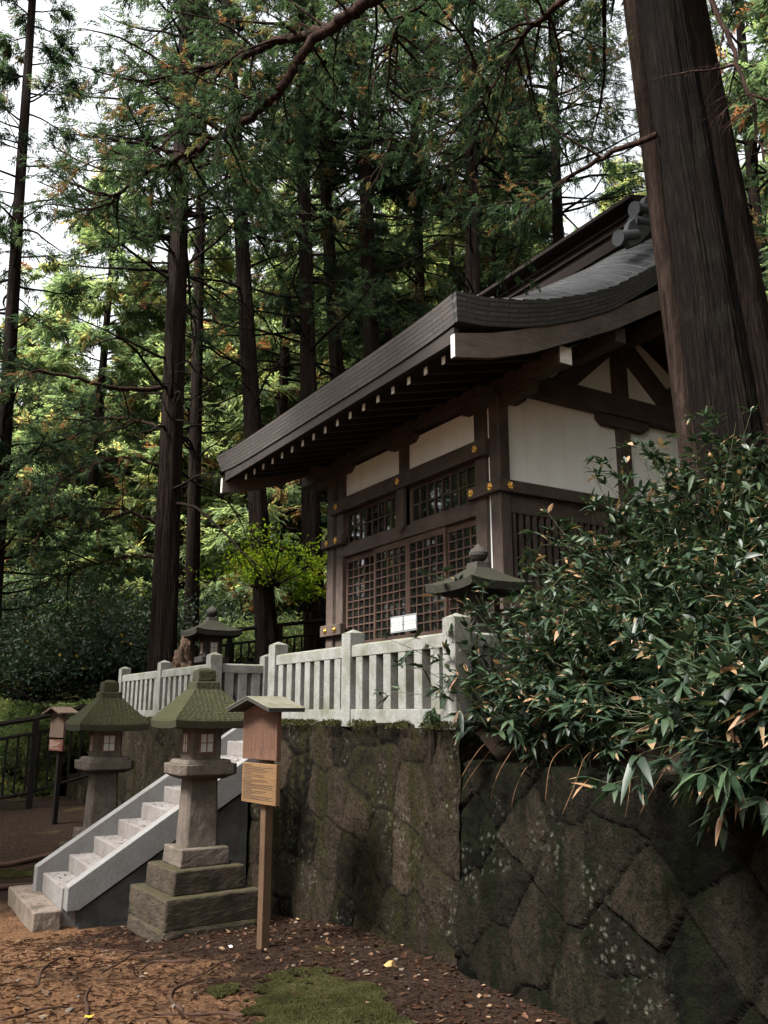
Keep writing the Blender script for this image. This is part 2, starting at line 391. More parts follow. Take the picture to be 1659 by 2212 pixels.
def ground_mat():
    m, nt = _nt('forest_ground')
    g = nt.nodes.new('ShaderNodeNewGeometry'); s = nt.nodes.new('ShaderNodeSeparateXYZ'); nt.links.new(g.outputs['Position'], s.inputs[0])
    v = g.outputs['Position']
    n = noise(nt, v, 1.1, 5, .62); n2 = noise(nt, v, 34, 5, .72); n3 = noise(nt, v, 6, 5, .68)
    sand = ramp(nt, n2, [(.3, (.055, .025, .013)), (.5, (.16, .083, .043)), (.7, (.31, .185, .105))])
    lit = ramp(nt, n2, [(.3, (.007, .0042, .003)), (.5, (.025, .015, .010)), (.72, (.070, .042, .028))])
    # trodden sand lies on the path side (small x), litter collects by the wall
    f = math_(nt, 'ADD', math_(nt, 'SUBTRACT', 1.0, math_(nt, 'MULTIPLY', math_(nt, 'SUBTRACT', s.outputs['X'], 1.45), .62)), math_(nt, 'MULTIPLY', math_(nt, 'SUBTRACT', n, .5), 2.2))
    f = math_(nt, 'ADD', f, math_(nt, 'MULTIPLY', math_(nt, 'SUBTRACT', n3, .5), 1.1))
    f = math_(nt, 'SUBTRACT', f, math_(nt, 'MULTIPLY', math_(nt, 'MAXIMUM', math_(nt, 'SUBTRACT', s.outputs['Y'], 10.2), 0.0), .45))
    c = mix(nt, ramp(nt, f, [(.35, (0, 0, 0)), (.85, (1, 1, 1))]), lit, sand)
    mf = ramp(nt, noise(nt, v, .75, 5, .65), [(.60, (0, 0, 0)), (.68, (1, 1, 1))])
    c = mix(nt, math_(nt, 'MULTIPLY', mf, .6), c, mix(nt, n2, (.05, .05, .012), (.12, .11, .03)))
    finish(nt, c, .95, math_(nt, 'ADD', n2, n3), .05, 1.0, spec=.08); return m
ground_m = ground_mat()
def grid(xs, ys, zf):
    X, Y = np.meshgrid(xs, ys); Z = zf(X, Y)
    V = np.stack([X, Y, Z], -1).reshape(-1, 3); nx, ny = len(xs), len(ys)
    i = np.arange(nx * ny).reshape(ny, nx)
    F = np.stack([i[:-1, :-1], i[:-1, 1:], i[1:, 1:], i[1:, :-1]], -1).reshape(-1, 4)
    return V, F
def fine_low(x, y):
    z = low_z(x, y)
    near = 1 - sstep(9, 15, np.hypot(x - 1, y - 5))
    return z + near * (.035 * (fbm(x, y, 3.1, 4, 21) - .47) + .02 * (fbm(x, y, 11, 3, 5) - .45))
xs = np.concatenate([np.linspace(-400, -12, 24), np.linspace(-11, -1.6, 30), np.arange(-1.5, 4.3, .03), np.linspace(4.6, 20, 12), np.linspace(30, 400, 12)])
ys = np.concatenate([np.linspace(-300, -6, 12), np.linspace(-5, 3, 20), np.arange(3.05, 11.5, .035), np.linspace(11.8, 22, 50), np.linspace(24, 400, 40)])
V, F = grid(xs, ys, fine_low)
g = np_mesh('ground', V, F, ground_m, smooth=True); g['kind'] = 'structure'
ux = np.concatenate([[4.14], np.arange(4.2, 8, .08), np.linspace(8.2, 30, 50), np.linspace(33, 300, 24)])
uy = np.concatenate([np.linspace(-60, 0, 12), np.arange(.3, 6, .08), np.linspace(6.3, 34, 70), np.linspace(38, 300, 24)])
V, F = grid(ux, uy, up_z)
# leave a slot for the steps
cx = V[F].mean(1); keep = ~((cx[:, 0] < 4.5) & (cx[:, 1] > 9.3) & (cx[:, 1] < 10.62))
keep &= ~((cx[:, 1] > 18.9) & (cx[:, 0] < 5.0))
V2 = V.copy()
hs = np_mesh('hillside', V2, F[keep], simple('hillside_litter', (.011, .007, .005), .95, 0, .1, .6, .9), smooth=True); hs['kind'] = 'structure'
# far forested slope closing the view
# ------------------------------------------------------------------ retaining walls
def stone_wall(name, label, y0, y1, ztop, zbot, xt, xb, res, mat, seedn, cell, ang, xscale=1.0, rel=1.0):
    nx = int((y1 - y0) / res); nz = int(2.2 / res)
    ys_ = np.linspace(y0, y1, nx); ts = np.linspace(0, 1, nz)
    Y, T = np.meshgrid(ys_, ts)
    zt = ztop(Y) if callable(ztop) else ztop + 0 * Y
    Z = zbot + (zt - zbot) * T
    r = np.random.RandomState(seedn)
    # jittered, turned lattice of stones
    a = rad(ang); u = np.arange(-40, 40) * cell; U, Wv = np.meshgrid(u, u)
    U = U + cell * .62 * (r.rand(*U.shape) - .5); Wv = Wv + cell * .62 * (r.rand(*U.shape) - .5)
    sx = (U * math.cos(a) - Wv * math.sin(a)) * xscale + y0; sz = U * math.sin(a) + Wv * math.cos(a)
    k = (sx > y0 - 1) & (sx < y1 + 1) & (sz > -1.5) & (sz < 3); sx = sx[k]; sz = sz[k]; cv = r.rand(len(sx))
    P = np.stack([Y.ravel(), Z.ravel()], -1)
    wob = .07 * (np.stack([fbm(P[:, 0], P[:, 1], 4, 3, 31), fbm(P[:, 0], P[:, 1], 4, 3, 37)], -1) - .45)
    d = np.empty((len(P), 3)); idx = np.empty((len(P), 2), int)
    for s in range(0, len(P), 4000):
        q = P[s:s + 4000] + wob[s:s + 4000]
        D = np.hypot(q[:, :1] - sx[None], q[:, 1:2] - sz[None])
        o = np.argpartition(D, 2, axis=1)[:, :3]; dd = np.take_along_axis(D, o, 1); so = np.argsort(dd, 1)
        d[s:s + 4000] = np.take_along_axis(dd, so, 1); idx[s:s + 4000] = np.take_along_axis(o, so, 1)[:, :2]
    ds = np.hypot(sx[idx[:, 0]] - sx[idx[:, 1]], sz[idx[:, 0]] - sz[idx[:, 1]])
    edge = (d[:, 1] ** 2 - d[:, 0] ** 2) / (2 * ds + 1e-6)
    cellv = cv[idx[:, 0]]
    e = sstep(0, .016, edge)
    prof = rel * (-.024 * (1 - e) + .006 * sstep(0, .10, edge) + .022 * (cellv - .5))
    prof = prof + .045 * (fbm(P[:, 0], P[:, 1], 4, 5, 11) - .47) + .030 * (fbm(P[:, 0], P[:, 1], 17, 4, 12) - .45)
    X = xt + (xb - xt) * (1 - T.ravel()) - prof
    Vw = np.stack([X, P[:, 0], P[:, 1]], -1)
    i = np.arange(nx * nz).reshape(nz, nx)
    Fw = np.stack([i[:-1, :-1], i[1:, :-1], i[1:, 1:], i[:-1, 1:]], -1).reshape(-1, 4)
    # coping strip that turns back over the top, and end faces
    n0 = len(Vw); top = Vw[i[-1]]
    back = []
    for w, dz in ((.05, .02), (.16, .025), (.30, .0)):
        b = top.copy(); b[:, 0] = xt + w; b[:, 2] += dz + .02 * (fbm(b[:, 1], b[:, 0], 8, 3, 5) - .5); back.append(b)
    prev = i[-1]
    for b in back:
        j = np.arange(len(Vw), len(Vw) + nx); Vw = np.concatenate([Vw, b])
        Fw = np.concatenate([Fw, np.stack([prev[:-1], j[:-1], j[1:], prev[1:]], -1)]); prev = j
    for col, flip in ((0, False), (nx - 1, True)):
        a_ = Vw[i[:, col]].copy(); a_[:, 0] = xt + .30; j = np.arange(len(Vw), len(Vw) + nz); Vw = np.concatenate([Vw, a_])
        q = np.stack([i[:-1, col], j[:-1], j[1:], i[1:, col]], -1)
        Fw = np.concatenate([Fw, q if flip else q[:, ::-1]])
    ea = np.zeros(len(Vw)) + 1; ea[:len(P)] = np.clip(edge / .030, 0, 1)
    ca = np.zeros(len(Vw)) + .5; ca[:len(P)] = cellv
    root = thing(name, label, 'wall', (xt, (y0 + y1) / 2, 0))
    np_mesh('stonework', Vw, Fw, mat, root, {'edge': ('POINT', ea), 'cell': ('POINT', ca)}, smooth=True, off=root.location)
    return root
stone_wall('retaining_wall', 'mossy brown stone wall under the granite fence, right of the steps', 5.45, 9.36, 1.70, -.5, 4.0, 3.93, .02, wall_m, 4, .47, 12, .9, .85)
far_top = lambda Y: 1.66 - .02 * sstep(14, 15.2, Y) - .75 * sstep(15.3, 15.9, Y) - .35 * sstep(16, 18.9, Y)
stone_wall('retaining_wall', 'mossy stone wall behind the lantern left of the steps', 10.56, 18.9, far_top, -.5, 4.0, 3.93, .035, wall_m, 5, .42, 30, .9, .85)
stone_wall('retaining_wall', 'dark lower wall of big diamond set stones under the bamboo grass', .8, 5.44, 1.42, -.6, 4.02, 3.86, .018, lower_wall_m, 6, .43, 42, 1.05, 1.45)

# ------------------------------------------------------------------ granite fences
FENCE = 'granite fence runs around the terrace'
def fence_post(parent, x, y, zb=1.66, top=2.56, h=.084):
    mb = MB(); mb.frust(x, y, zb, top - .03, h, h); 
    n = len(mb.v)
    mb.add([(x - h, y - h, top - .03), (x + h, y - h, top - .03), (x + h, y + h, top - .03), (x - h, y + h, top - .03), (x, y, top + .012)], [(0, 1, 4), (1, 2, 4), (2, 3, 4), (3, 0, 4)])
    return obj('post', mb, fence_stone, parent, bevel=.006)
def fence_bay(parent, a, b, nbal):
    """a,b post centres; runs along x or y"""
    (x0, y0), (x1, y1) = a, b
    alongy = abs(y1 - y0) > abs(x1 - x0)
    L = math.hypot(x1 - x0, y1 - y0); ux_, uy_ = (x1 - x0) / L, (y1 - y0) / L
    def bx(t0, t1, w, z0, z1, nm, cham=False):
        mb = MB()
        pts = [(-w, z0), (w, z0), (w, z1 - (.02 if cham else 0)), (0.0, z1) if cham else (w, z1), (-w, z1 - (.02 if cham else 0))]
        if not cham: pts = [(-w, z0), (w, z0), (w, z1), (-w, z1)]
        vs = []
        for t in (t0, t1):
            for (s_, z) in pts: vs.append((x0 + ux_ * t - uy_ * s_, y0 + uy_ * t + ux_ * s_, z))
        n = len(pts)
        mb.add(vs, [tuple(range(n)), tuple(range(n, 2 * n))[::-1]] + [(i, n + i, n + (i + 1) % n, (i + 1) % n) for i in range(n)])
        obj(nm, mb, fence_stone, parent, bevel=.004)
    bx(.080, L - .080, .068, 1.665, 1.82, 'base_rail'); bx(.080, L - .080, .062, 2.30, 2.425, 'top_rail', True)
    for i in range(nbal):
        t = .08 + (L - .16) * (i + .62) / (nbal + .15)
        bx(t - .060, t + .060, .057, 1.819, 2.301, 'baluster')
f1 = thing('stone_fence', 'pale granite fence in front of the shrine doors, right of the steps', 'fence', (4.06, 5.5, 1.7), group=FENCE)
X0 = 4.075
for y in (5.57, 7.25, 8.97): fence_post(f1, X0, y)
fence_bay(f1, (X0, 5.57), (X0, 7.25), 6); fence_bay(f1, (X0, 7.25), (X0, 8.97), 7)
fence_post(f1, X0 + 1.95, 5.57); fence_bay(f1, (X0, 5.57), (X0 + 1.95, 5.57), 7)
f2 = thing('stone_fence', 'granite fence left of the steps with the dark tree trunk behind', 'fence', (4.06, 11, 1.7), group=FENCE)
for y in (11.0, 13.15, 15.4): fence_post(f2, X0, y)
fence_bay(f2, (X0, 11.0), (X0, 13.15), 8); fence_bay(f2, (X0, 13.15), (X0, 15.4), 8)
fence_post(f2, 4.84, 11.0); fence_bay(f2, (X0, 11.0), (4.84, 11.0), 3)

# ------------------------------------------------------------------ stone steps
K = 1.15
def kz(z): return EYE - (EYE - z) * K
st = thing('stone_steps', 'pale granite steps climbing between the two mossy lanterns', 'steps', (2.1, 9.95, -.27))
SX0 = 2.03; RUN = .2565; RISE = .169; SZ = .092
mbs = MB(); mbs.box(1.765, 2.02, 9.37, 10.90, -.45, -.093)
worn(obj('bottom_step', mbs, low_step_stone, st, bevel=.012, seg=2), .014, .12, 5)
for n in range(10):
    x0 = SX0 + n * RUN; zt = SZ + n * RISE
    mbs = MB(); mbs.box(x0, x0 + RUN + (.3 if n == 9 else .03), 9.461, 10.439, zt - RISE - (.25 if n == 0 else .002) , zt)
    o = worn(obj('step', mbs, step_stone, st, bevel=.008, seg=2), .006, .12, 4)
def para(y0, y1, xa, xb, nm, lift, xr, sl):
    zl = lambda x: kz(.34) + lift + (x - xr) * sl
    mb = MB(); pts = [(xa, zl(xa)), (xa, -.10), (xa + .12, -.10), (xb, zl(xb) - .34), (xb, zl(xb))]
    mb.prism(pts[::-1], 1, y0, y1)
    obj(nm, mb, stair_stone, st, bevel=.006)
para(9.30, 9.46, 2.05, 4.5, 'parapet', .015, 2.08, .6375); para(10.44, 10.60, 1.96, 4.7, 'parapet', .04, 1.97, .645)
for y0, y1 in ((9.33, 9.45), (10.45, 10.57)):
    mb = MB(); zl = lambda x: kz(.34) + (x - 2.08) * .6375 - .345
    mb.prism([(2.2, -.5), (3.92, -.5), (3.92, zl(3.92)), (2.17, -.12)], 1, y0, y1)
    worn(obj('flank', mb, under_stone, st), .012, .2, 4)
mb = MB(); mb.box(4.0, 4.6, 9.27, 9.299, 0, 1.69); mb.box(4.0, 4.8, 10.601, 10.63, 0, 1.69); mb.box(4.58, 4.62, 9.3, 10.6, 0, 1.63)
obj('landing_edge', mb, under_stone, st)

# ------------------------------------------------------------------ stone lanterns
def window4(parent, cx, cy, z0, z1, w, face, h, two=2):
    """lattice window on a firebox face. face: 'x' (at -x) or 'y' (at -y)"""
    fr = MB(); pn = MB(); t = .012
    def bb(mb, a0, a1, zz0, zz1, d0, d1):
        if face == 'y': mb.box(cx + a0, cx + a1, cy - h - d1, cy - h - d0, zz0, zz1)
        else: mb.box(cx - h - d1, cx - h - d0, cy + a0, cy + a1, zz0, zz1)
    bb(pn, -w + t, w - t, z0 + t, z1 - t, .0005, .002)
    zm = (z0 + z1) / 2
    for a0, a1, q0, q1 in ((-w, w, z0, z0 + t), (-w, w, z1 - t, z1), (-w, -w + t, z0 + t, z1 - t), (w - t, w, z0 + t, z1 - t), (-.004, .004, z0 + t, z1 - t)):
        bb(fr, a0, a1, q0, q1, -.004, .009)
    bb(fr, -w + t, -.004, zm - .004, zm + .004, -.004, .007); bb(fr, .004, w - t, zm - .004, zm + .004, -.004, .007)
    o = obj('window', fr, lamp_frame, parent, local=True)
    obj('pane', pn, lamp_paper, o, local=True)
def square_roof(z0, z1, z2, h0, h1, prof=1.25, bell=.018, rows=True, under=.75, n=26, m=28):
    """hipped lantern roof: eave at z0..z1 (thickness), top z2 with half width h1; rows of carved shingles"""
    mb = MB(); vs = []; rings = []
    hs_ = [(h0 * under, z0 - .01), (h0 * .985, z0)]
    ringpts = []
    def ring(h, z, lift):
        r = []
        for side in range(4):
            for i in range(m):
                t = -1 + 2 * i / m
                z_ = z + lift * abs(t) ** 3
                p = [(t, -1), (1, t), (-t, 1), (-1, -t)][side]
                r.append((p[0] * h, p[1] * h, z_))
        return r
    ringpts.append(ring(h0 * under, z0 - .004, 0)); ringpts.append(ring(h0 * .985, z0, bell)); ringpts.append(ring(h0, z1, bell))
    for i in range(1, n + 1):
        t = i / n; h = h0 + (h1 - h0) * t; z = z1 + (z2 - z1) * (t ** prof)
        lift = bell * (1 - t) ** 2
        if rows:
            fr = (t * 11) % 1.0; z += .011 * (1 - fr)
        rr = ring(h, z, lift)
        if rows:
            rr = [(x, y, zz + .006 * (1 if (int((max(min((x if abs(y) >= abs(x) - 1e-6 else y), 9), -9) + 5) * 42)) % 2 else 0)) for x, y, zz in rr]
        ringpts.append(rr)
    N = 4 * m; fs = []
    for k in range(len(ringpts) - 1):
        for i in range(N):
            a = k * N + i; b = k * N + (i + 1) % N; fs.append((a, b, b + N, a + N))
    fs.append(tuple(range(N))[::-1]); fs.append(tuple(range((len(ringpts) - 1) * N, len(ringpts) * N)))
    mb.add([v for r in ringpts for v in r], fs); return mb
def yard_lantern(loc, label, scale=1, rz=0):
    L = thing('stone_lantern', label, 'stone lantern', loc, rz, 'stone lanterns with mossy hipped roofs beside the steps')
    z = lambda v: v + .05       # local zero is z = -.05 of the near one
    mb = MB(); mb.frust(0, 0, -.16, -.005, .49, .48, rad(3), cham=.10); worn(obj('footing', mb, lantern_foot, L, local=True, bevel=.03, seg=2), .016, .08, 4)
    mb = MB(); mb.frust(0, 0, -.02, z(.192), .465, .46, rad(4)); worn(obj('base', mb, lantern_foot, L, local=True, bevel=.018, seg=2), 0.016, .08, 4)
    mb = MB(); mb.frust(0, 0, z(.19), z(.40), .352, .345, rad(4)); worn(obj('plinth', mb, lantern_foot, L, local=True, bevel=.014, seg=2), 0.012, .08, 4)
    mb = MB(); mb.frust(0, 0, z(.398), z(.56), .245, .235, rad(2)); worn(obj('shaft_foot', mb, lantern_stone, L, local=True, bevel=.016, seg=3), 0.01, .08, 4)
    mb = MB(); mb.frust(0, 0, z(.55), z(1.19), .166, .142, rad(-2), cham=.16); worn(obj('shaft', mb, lantern_stone, L, local=True, bevel=.010, seg=2), 0.007, .08, 4)
    mb = MB(); mb.frust(0, 0, z(1.17), z(1.215), .19, .285, 0, cham=.18); mb.frust(0, 0, z(1.214), z(1.312), .286, .288, 0, cham=.18)
    mb.frust(0, 0, z(1.311), z(1.35), .245, .225, 0, cham=.14); worn(obj('platform', mb, lantern_stone, L, local=True, bevel=.010, seg=2), 0.008, .08, 4)
    mb = MB(); mb.frust(0, 0, z(1.345), z(1.665), .156, .156, 0, cham=.13); fb = obj('firebox', mb, lantern_stone, L, local=True, bevel=.005)
    window4(fb, 0, 0, z(1.41), z(1.60), .073, 'y', .156); window4(fb, 0, 0, z(1.41), z(1.60), .073, 'x', .156)
    rf = obj('roof', square_roof(z(1.645), z(1.71), z(2.0), .395, .135, .95), lantern_moss, L, local=True)
    mb = MB(); mb.frust(0, 0, z(1.985), z(2.09), .128, .122, 0); mb.frust(0, 0, z(2.088), z(2.20), .096, .09, 0)
    mb.frust(0, 0, z(2.199), z(2.225), .09, .03, 0)
    worn(obj('finial', mb, lantern_moss, L, local=True, bevel=.014, seg=2), 0.009, .08, 4)
    L.scale = (scale,) * 3
    return L
lan1 = yard_lantern((3.0, 8.36, -.05), 'nearest big mossy stone lantern, right of the steps beside the sign')
lan2 = copy_tree(lan1)
lan2.location = (2.98, 11.98, -.36); lan2.scale = (1.13,) * 3
lan2['label'] = 'mossy stone lantern farther back, left of the steps'

def terrace_lantern(loc, label):
    L = thing('stone_lantern', label, 'stone lantern', loc, 0, 'older stone lanterns behind the granite fence')
    mb = MB(); mb.frust(0, 0, 0, .18, .33, .32); worn(obj('base', mb, old_lantern, L, local=True, bevel=.02, seg=2), 0.016, .08, 4)
    mb = MB(); mb.frust(0, 0, .178, .78, .15, .13, cham=.2); worn(obj('shaft', mb, old_lantern, L, local=True, bevel=.01), 0.007, .08, 4)
    mb = MB(); mb.frust(0, 0, .77, .83, .17, .27, cham=.1); mb.frust(0, 0, .829, .93, .27, .27, cham=.1); worn(obj('platform', mb, old_lantern, L, local=True, bevel=.012, seg=2), 0.008, .08, 4)
    mb = MB(); mb.frust(0, 0, .925, 1.29, .165, .165, cham=.1); fb = obj('firebox', mb, old_lantern, L, local=True, bevel=.006)
    window4(fb, 0, 0, .98, 1.18, .075, 'y', .165); window4(fb, 0, 0, .98, 1.18, .07, 'x', .165)
    obj('roof', square_roof(1.27, 1.355, 1.55, .43, .09, 1.35, .035, rows=False), shaded_roof_moss, L, local=True)
    mb = MB(); mb.frust(0, 0, 1.54, 1.60, .10, .09)
    mb.lathe([(.05, 1.598), (.05, 1.612), (.08, 1.635), (.105, 1.675), (.105, 1.71), (.08, 1.745), (.04, 1.775), (.014, 1.80), (.003, 1.81)])
    obj('finial', mb, old_lantern, L, local=True, smooth=False, bevel=.0)
    return L
lan3 = terrace_lantern((5.38, 6.95, 1.74), 'stone lantern on the terrace half hidden by bamboo leaves, before the shrine doors')
lan3.scale = (.93, .93, .97)
lan4 = copy_tree(lan3); lan4.location = (5.55, 15.2, 1.76); lan4['label'] = 'stone lantern behind the far fence, beside the brown standing rock'
lan4.scale = (1.02, 1.02, 1.08)

# ------------------------------------------------------------------ signs
def glyph(mb, f, s, z, h, rnd, w=.0022):
    """a few brush strokes that fill an h-sized cell; f(s,z)->point just proud of the board"""
    for _ in range(rnd.randint(3, 5)):
        if rnd.random() < .5:
            a = s - h * .42 * rnd.uniform(.5, 1); b = s + h * .42 * rnd.uniform(.5, 1); q = z + h * rnd.uniform(-.42, .42)
            mb.add([f(a, q), f(b, q), f(b, q + w), f(a, q + w)], [(0, 1, 2, 3)])
        else:
            q = s + h * rnd.uniform(-.38, .38); a = z - h * .42 * rnd.uniform(.4, 1); b = z + h * .42 * rnd.uniform(.4, 1)
            mb.add([f(q, a), f(q + w, a), f(q + w, b), f(q, b)], [(0, 1, 2, 3)])
def sign(loc, rz, label, far=False):
    # local axes: y runs along the board, -x is the face
    S = thing('notice_sign', label, 'sign', loc, rz, 'roofed wooden notice signs')
    W = .27; yc = 0.015
    pm = post_wood if not far else black_iron
    boxpart('post', pm, S, (0.0, .075, -.04, .036, -.1, 1.84), local=True)
    bm = sign_wood if not far else old_sign_wood
    mb = MB(); mb.prism([(yc - W, 1.415), (yc + W, 1.415), (yc + W, 1.80), (yc, 1.885), (yc - W, 1.80)][::1], 0, -.045, -.001)
    up = obj('board', mb, bm, S, local=True, bevel=.003)
    mb = MB(); rnd = random.Random(4)
    f = lambda s, z: (-.0465, s, z)
    if not far:
        cols = 21; 
        for c in range(cols):
            s = yc + W - .03 - c * (2 * W - .06) / (cols - 1); zt = 1.775 - .02 * (c in (0, 20)); n = rnd.randint(20, 24) if c not in (6,) else 12
            for k in range(n): glyph(mb, f, s, zt - k * .0145, .0125, rnd, .0028)
    else:
        for c in range(8):
            s = yc + .20 - c * .055; n = 13 if c else 6
            for k in range(n): glyph(mb, f, s, 1.76 - k * (.024 if c else .05), .017 if c else .030, rnd, .003)
    # ink faces +x..: make them face the viewer
    obj('lettering', mb, ink, up, local=True)
    lm = sign_wood_y if not far else redsign
    z0, z1 = (1.07, 1.385) if not far else (1.20, 1.385)
    lo = boxpart('lower_board', lm, S, (-.04, -.001, yc - W, yc + W, z0, z1), local=True, bevel=.003)
    mb = MB(); f2 = lambda s, z: (-.0415, s, z)
    nl = 22 if not far else 7
    for k in range(nl):
        z = z1 - .022 - k * (z1 - z0 - .04) / nl
        # reading direction runs from +y to -y (left to right for the viewer)
        head = k in (0, 5, 8, 11, 15, 18); L = .12 if head else rnd.uniform(.30, .47); s = yc + W - .03
        e = s - L
        while s > e:
            wd = rnd.uniform(.008, .03); mb.add([f2(s, z), f2(s - wd, z), f2(s - wd, z + (.0055 if head else .0042)), f2(s, z + (.0055 if head else .0042))], [(3, 2, 1, 0)]); s -= wd + .004
    obj('lettering', mb, ink if not far else ink_white, lo, local=True)
    # little gabled roof, ridge along x
    mb = MB(); a = .345; zr, ze, t = 1.918, 1.822, .026
    mb.prism([(yc - a, ze - t), (yc, zr - t), (yc, zr), (yc - a, ze)], 0, -.17, .17)
    mb.prism([(yc, zr - t), (yc + a, ze - t), (yc + a, ze), (yc, zr)], 0, -.17, .17)
    obj('roof', mb, simple('sign_roof_metal', (.035, .033, .03), .5, 0, .4, .3) if not far else bm, S, local=True)
    if not far:
        mb = MB(); mb.prism([(yc - a - .004, ze + .001), (yc, zr + .001), (yc + a + .004, ze + .001), (yc + a + .004, ze + .007), (yc, zr + .007), (yc - a - .004, ze + .007)], 0, -.175, .175)
        obj('roof_sheet', mb, granite('mossy_sheet', (.13, .125, .095), (.07, .068, .045), .3, .2, (.08, .078, .045), .5), S, local=True)
    return S
sg = sign((2.98, 6.78, 0), rad(7.4), 'tall roofed wooden sign board standing beside the nearest lantern')
sg2 = sign((3.08, 15.5, -.04), rad(12), 'weathered roofed notice sign standing against the iron railing', far=True)

# ------------------------------------------------------------------ iron railings
def railing(pts, zs, label, hs_, spacing=.18, posts=None):
    """pts list of (x,y), zs base heights"""
    R = thing('iron_railing', label, 'railing', (pts[0][0], pts[0][1], zs[0]))
    top, sec, bot = hs_
    for off, r, nm in ((top, .05, 'handrail'), (sec, .032, 'upper_rail'), (bot, .032, 'bottom_rail')):
        mb = MB(); mb.tube([(x, y, z + off) for (x, y), z in zip(pts, zs)], r, 6); obj(nm, mb, black_iron, R)
    tot = 0
    for (a, b, za, zb) in zip(pts[:-1], pts[1:], zs[:-1], zs[1:]):
        L = math.hypot(b[0] - a[0], b[1] - a[1]); n = int(L / spacing)
        for i in range(n):
            t = (i + .5) / n; x = a[0] + (b[0] - a[0]) * t; y = a[1] + (b[1] - a[1]) * t; z = za + (zb - za) * t
            mb = MB(); mb.box(x - .017, x + .017, y - .017, y + .017, z + bot, z + sec); obj('baluster', mb, black_iron, R)
        np_ = max(1, int(round(L / 1.6)))
        for i in range(np_ + 1):
            t = i / np_; x = a[0] + (b[0] - a[0]) * t; y = a[1] + (b[1] - a[1]) * t; z = za + (zb - za) * t
            if i == 0 and tot: continue
            mb = MB(); mb.box(x - .05, x + .05, y - .05, y + .05, z - .25, z + top); obj('post', mb, black_iron, R)
        tot += 1
    return R
railing([(-1.9, 17.2), (1.3, 17.0), (2.96, 17.0), (4.6, 17.1)], [-.55, -.05, .22, .62], 'dark iron railing at the left edge behind the weathered sign', (1.46, 1.20, .18))
railing([(5.9, 17.6), (7.0, 18.0), (9.4, 18.0), (12.5, 18.4)], [2.50, 2.74, 3.10, 3.5], 'dark iron railing on the upper terrace left of the shrine', (.80, .50, .04))

# ------------------------------------------------------------------ standing rock
def rock(name, label, cat, c, r, mat, seed, sub=4, rough=0):
    bm = bmesh.new(); bmesh.ops.create_icosphere(bm, subdivisions=sub, radius=1)
    rr = random.Random(seed); pl = [(Vector((rr.uniform(-1, 1), rr.uniform(-1, 1), rr.uniform(-1, 1))).normalized(), rr.uniform(.55, .85)) for _ in range(10)]
    for v in bm.verts:
        for n, d in pl:
            k = v.co.dot(n) - d
            if k > 0: v.co -= n * k
    if rough: fa = {v.index: v.co.copy() * 3.1 for v in bm.verts}; ks = list(fa); A_ = np.array([tuple(fa[k]) for k in ks]); nv_ = dict(zip(ks, fbm(A_[:, 0] + A_[:, 2] * 1.7, A_[:, 1] + A_[:, 2] * 2.3, 1.0, 5, seed) - .47))
    for v in bm.verts:
        if rough:
            v.co *= 1 + rough * float(nv_[v.index])
        v.co = Vector((v.co.x * r[0], v.co.y * r[1], v.co.z * r[2]))
    me = bpy.data.meshes.new(name); bm.to_mesh(me); bm.free(); me.materials.append(mat)
    o = bpy.data.objects.new(name, me); COL.objects.link(o); o.location = c
    return tag(o, label, cat)
rock('standing_rock', 'rough brown standing rock beside the tree trunk and the far terrace lantern', 'rock', at(402, 1462, 15.9), (.27, .30, .66), rock_mat, 15, 6, .75)

# ------------------------------------------------------------------ the shrine hall
XB = 7.2; YN = 8.79; YF = 13.84; XR = 9.70; XBK = 12.2
hall = thing('shrine_hall', 'timber and white plaster shrine hall under a curved metal roof', 'shrine', (XB, YN, 2.0))
def hb(name, mat, *b, bevel=.006): return boxpart(name, mat, hall, *b, bevel=bevel)
# platform, core and interior
hb('stone_platform', old_lantern, (6.75, 12.8, 8.3, 14.4, 1.5, 2.42), bevel=.02)
hb('inner_wall', dark_void, (XB + .30, XB + .34, YN + .3, YF - .2, 2.42, 6.1))
hb('back_wall', plaster_m, (XBK - .1, XBK, YN + .1, YF - .1, 2.42, 6.2))
hb('far_wall', plaster_m, (XB + .1, XBK - .1, YF - .14, YF - .08, 2.42, 6.2))
# pillars
for (y0, y1, x0, x1) in ((YN, YN + .22, XB, XB + .20), (YF - .24, YF, XB, XB + .20)):
    hb('pillar', wood_z, (x0, x1, y0, y1, 2.42, 6.12), bevel=.018)
hb('pillar', wood_z, (XBK - .2, XBK, YN, YN + .22, 2.42, 6.12), bevel=.018)
for y0, y1 in ((9.13, 9.37), (13.26, 13.50)):
    hb('door_post', wood_z, (XB + .02, XB + .2, y0, y1, 2.42, 6.1), bevel=.01)
hb('centre_post', wood_z, (XB + .03, XB + .18, 11.16, 11.40, 5.50, 6.1), bevel=.01)
# plaster infill of the front
hb('plaster_strip', plaster_m, (XB + .09, XB + .14, YN + .2, 9.15, 2.5, 6.1)); hb('plaster_strip', plaster_m, (XB + .09, XB + .14, 13.48, 13.62, 2.5, 6.1))
hb('plaster_panel', plaster_m, (XB + .09, XB + .14, 9.36, 11.17, 5.5, 6.1)); hb('plaster_panel', plaster_m, (XB + .09, XB + .14, 11.39, 13.27, 5.5, 6.1))
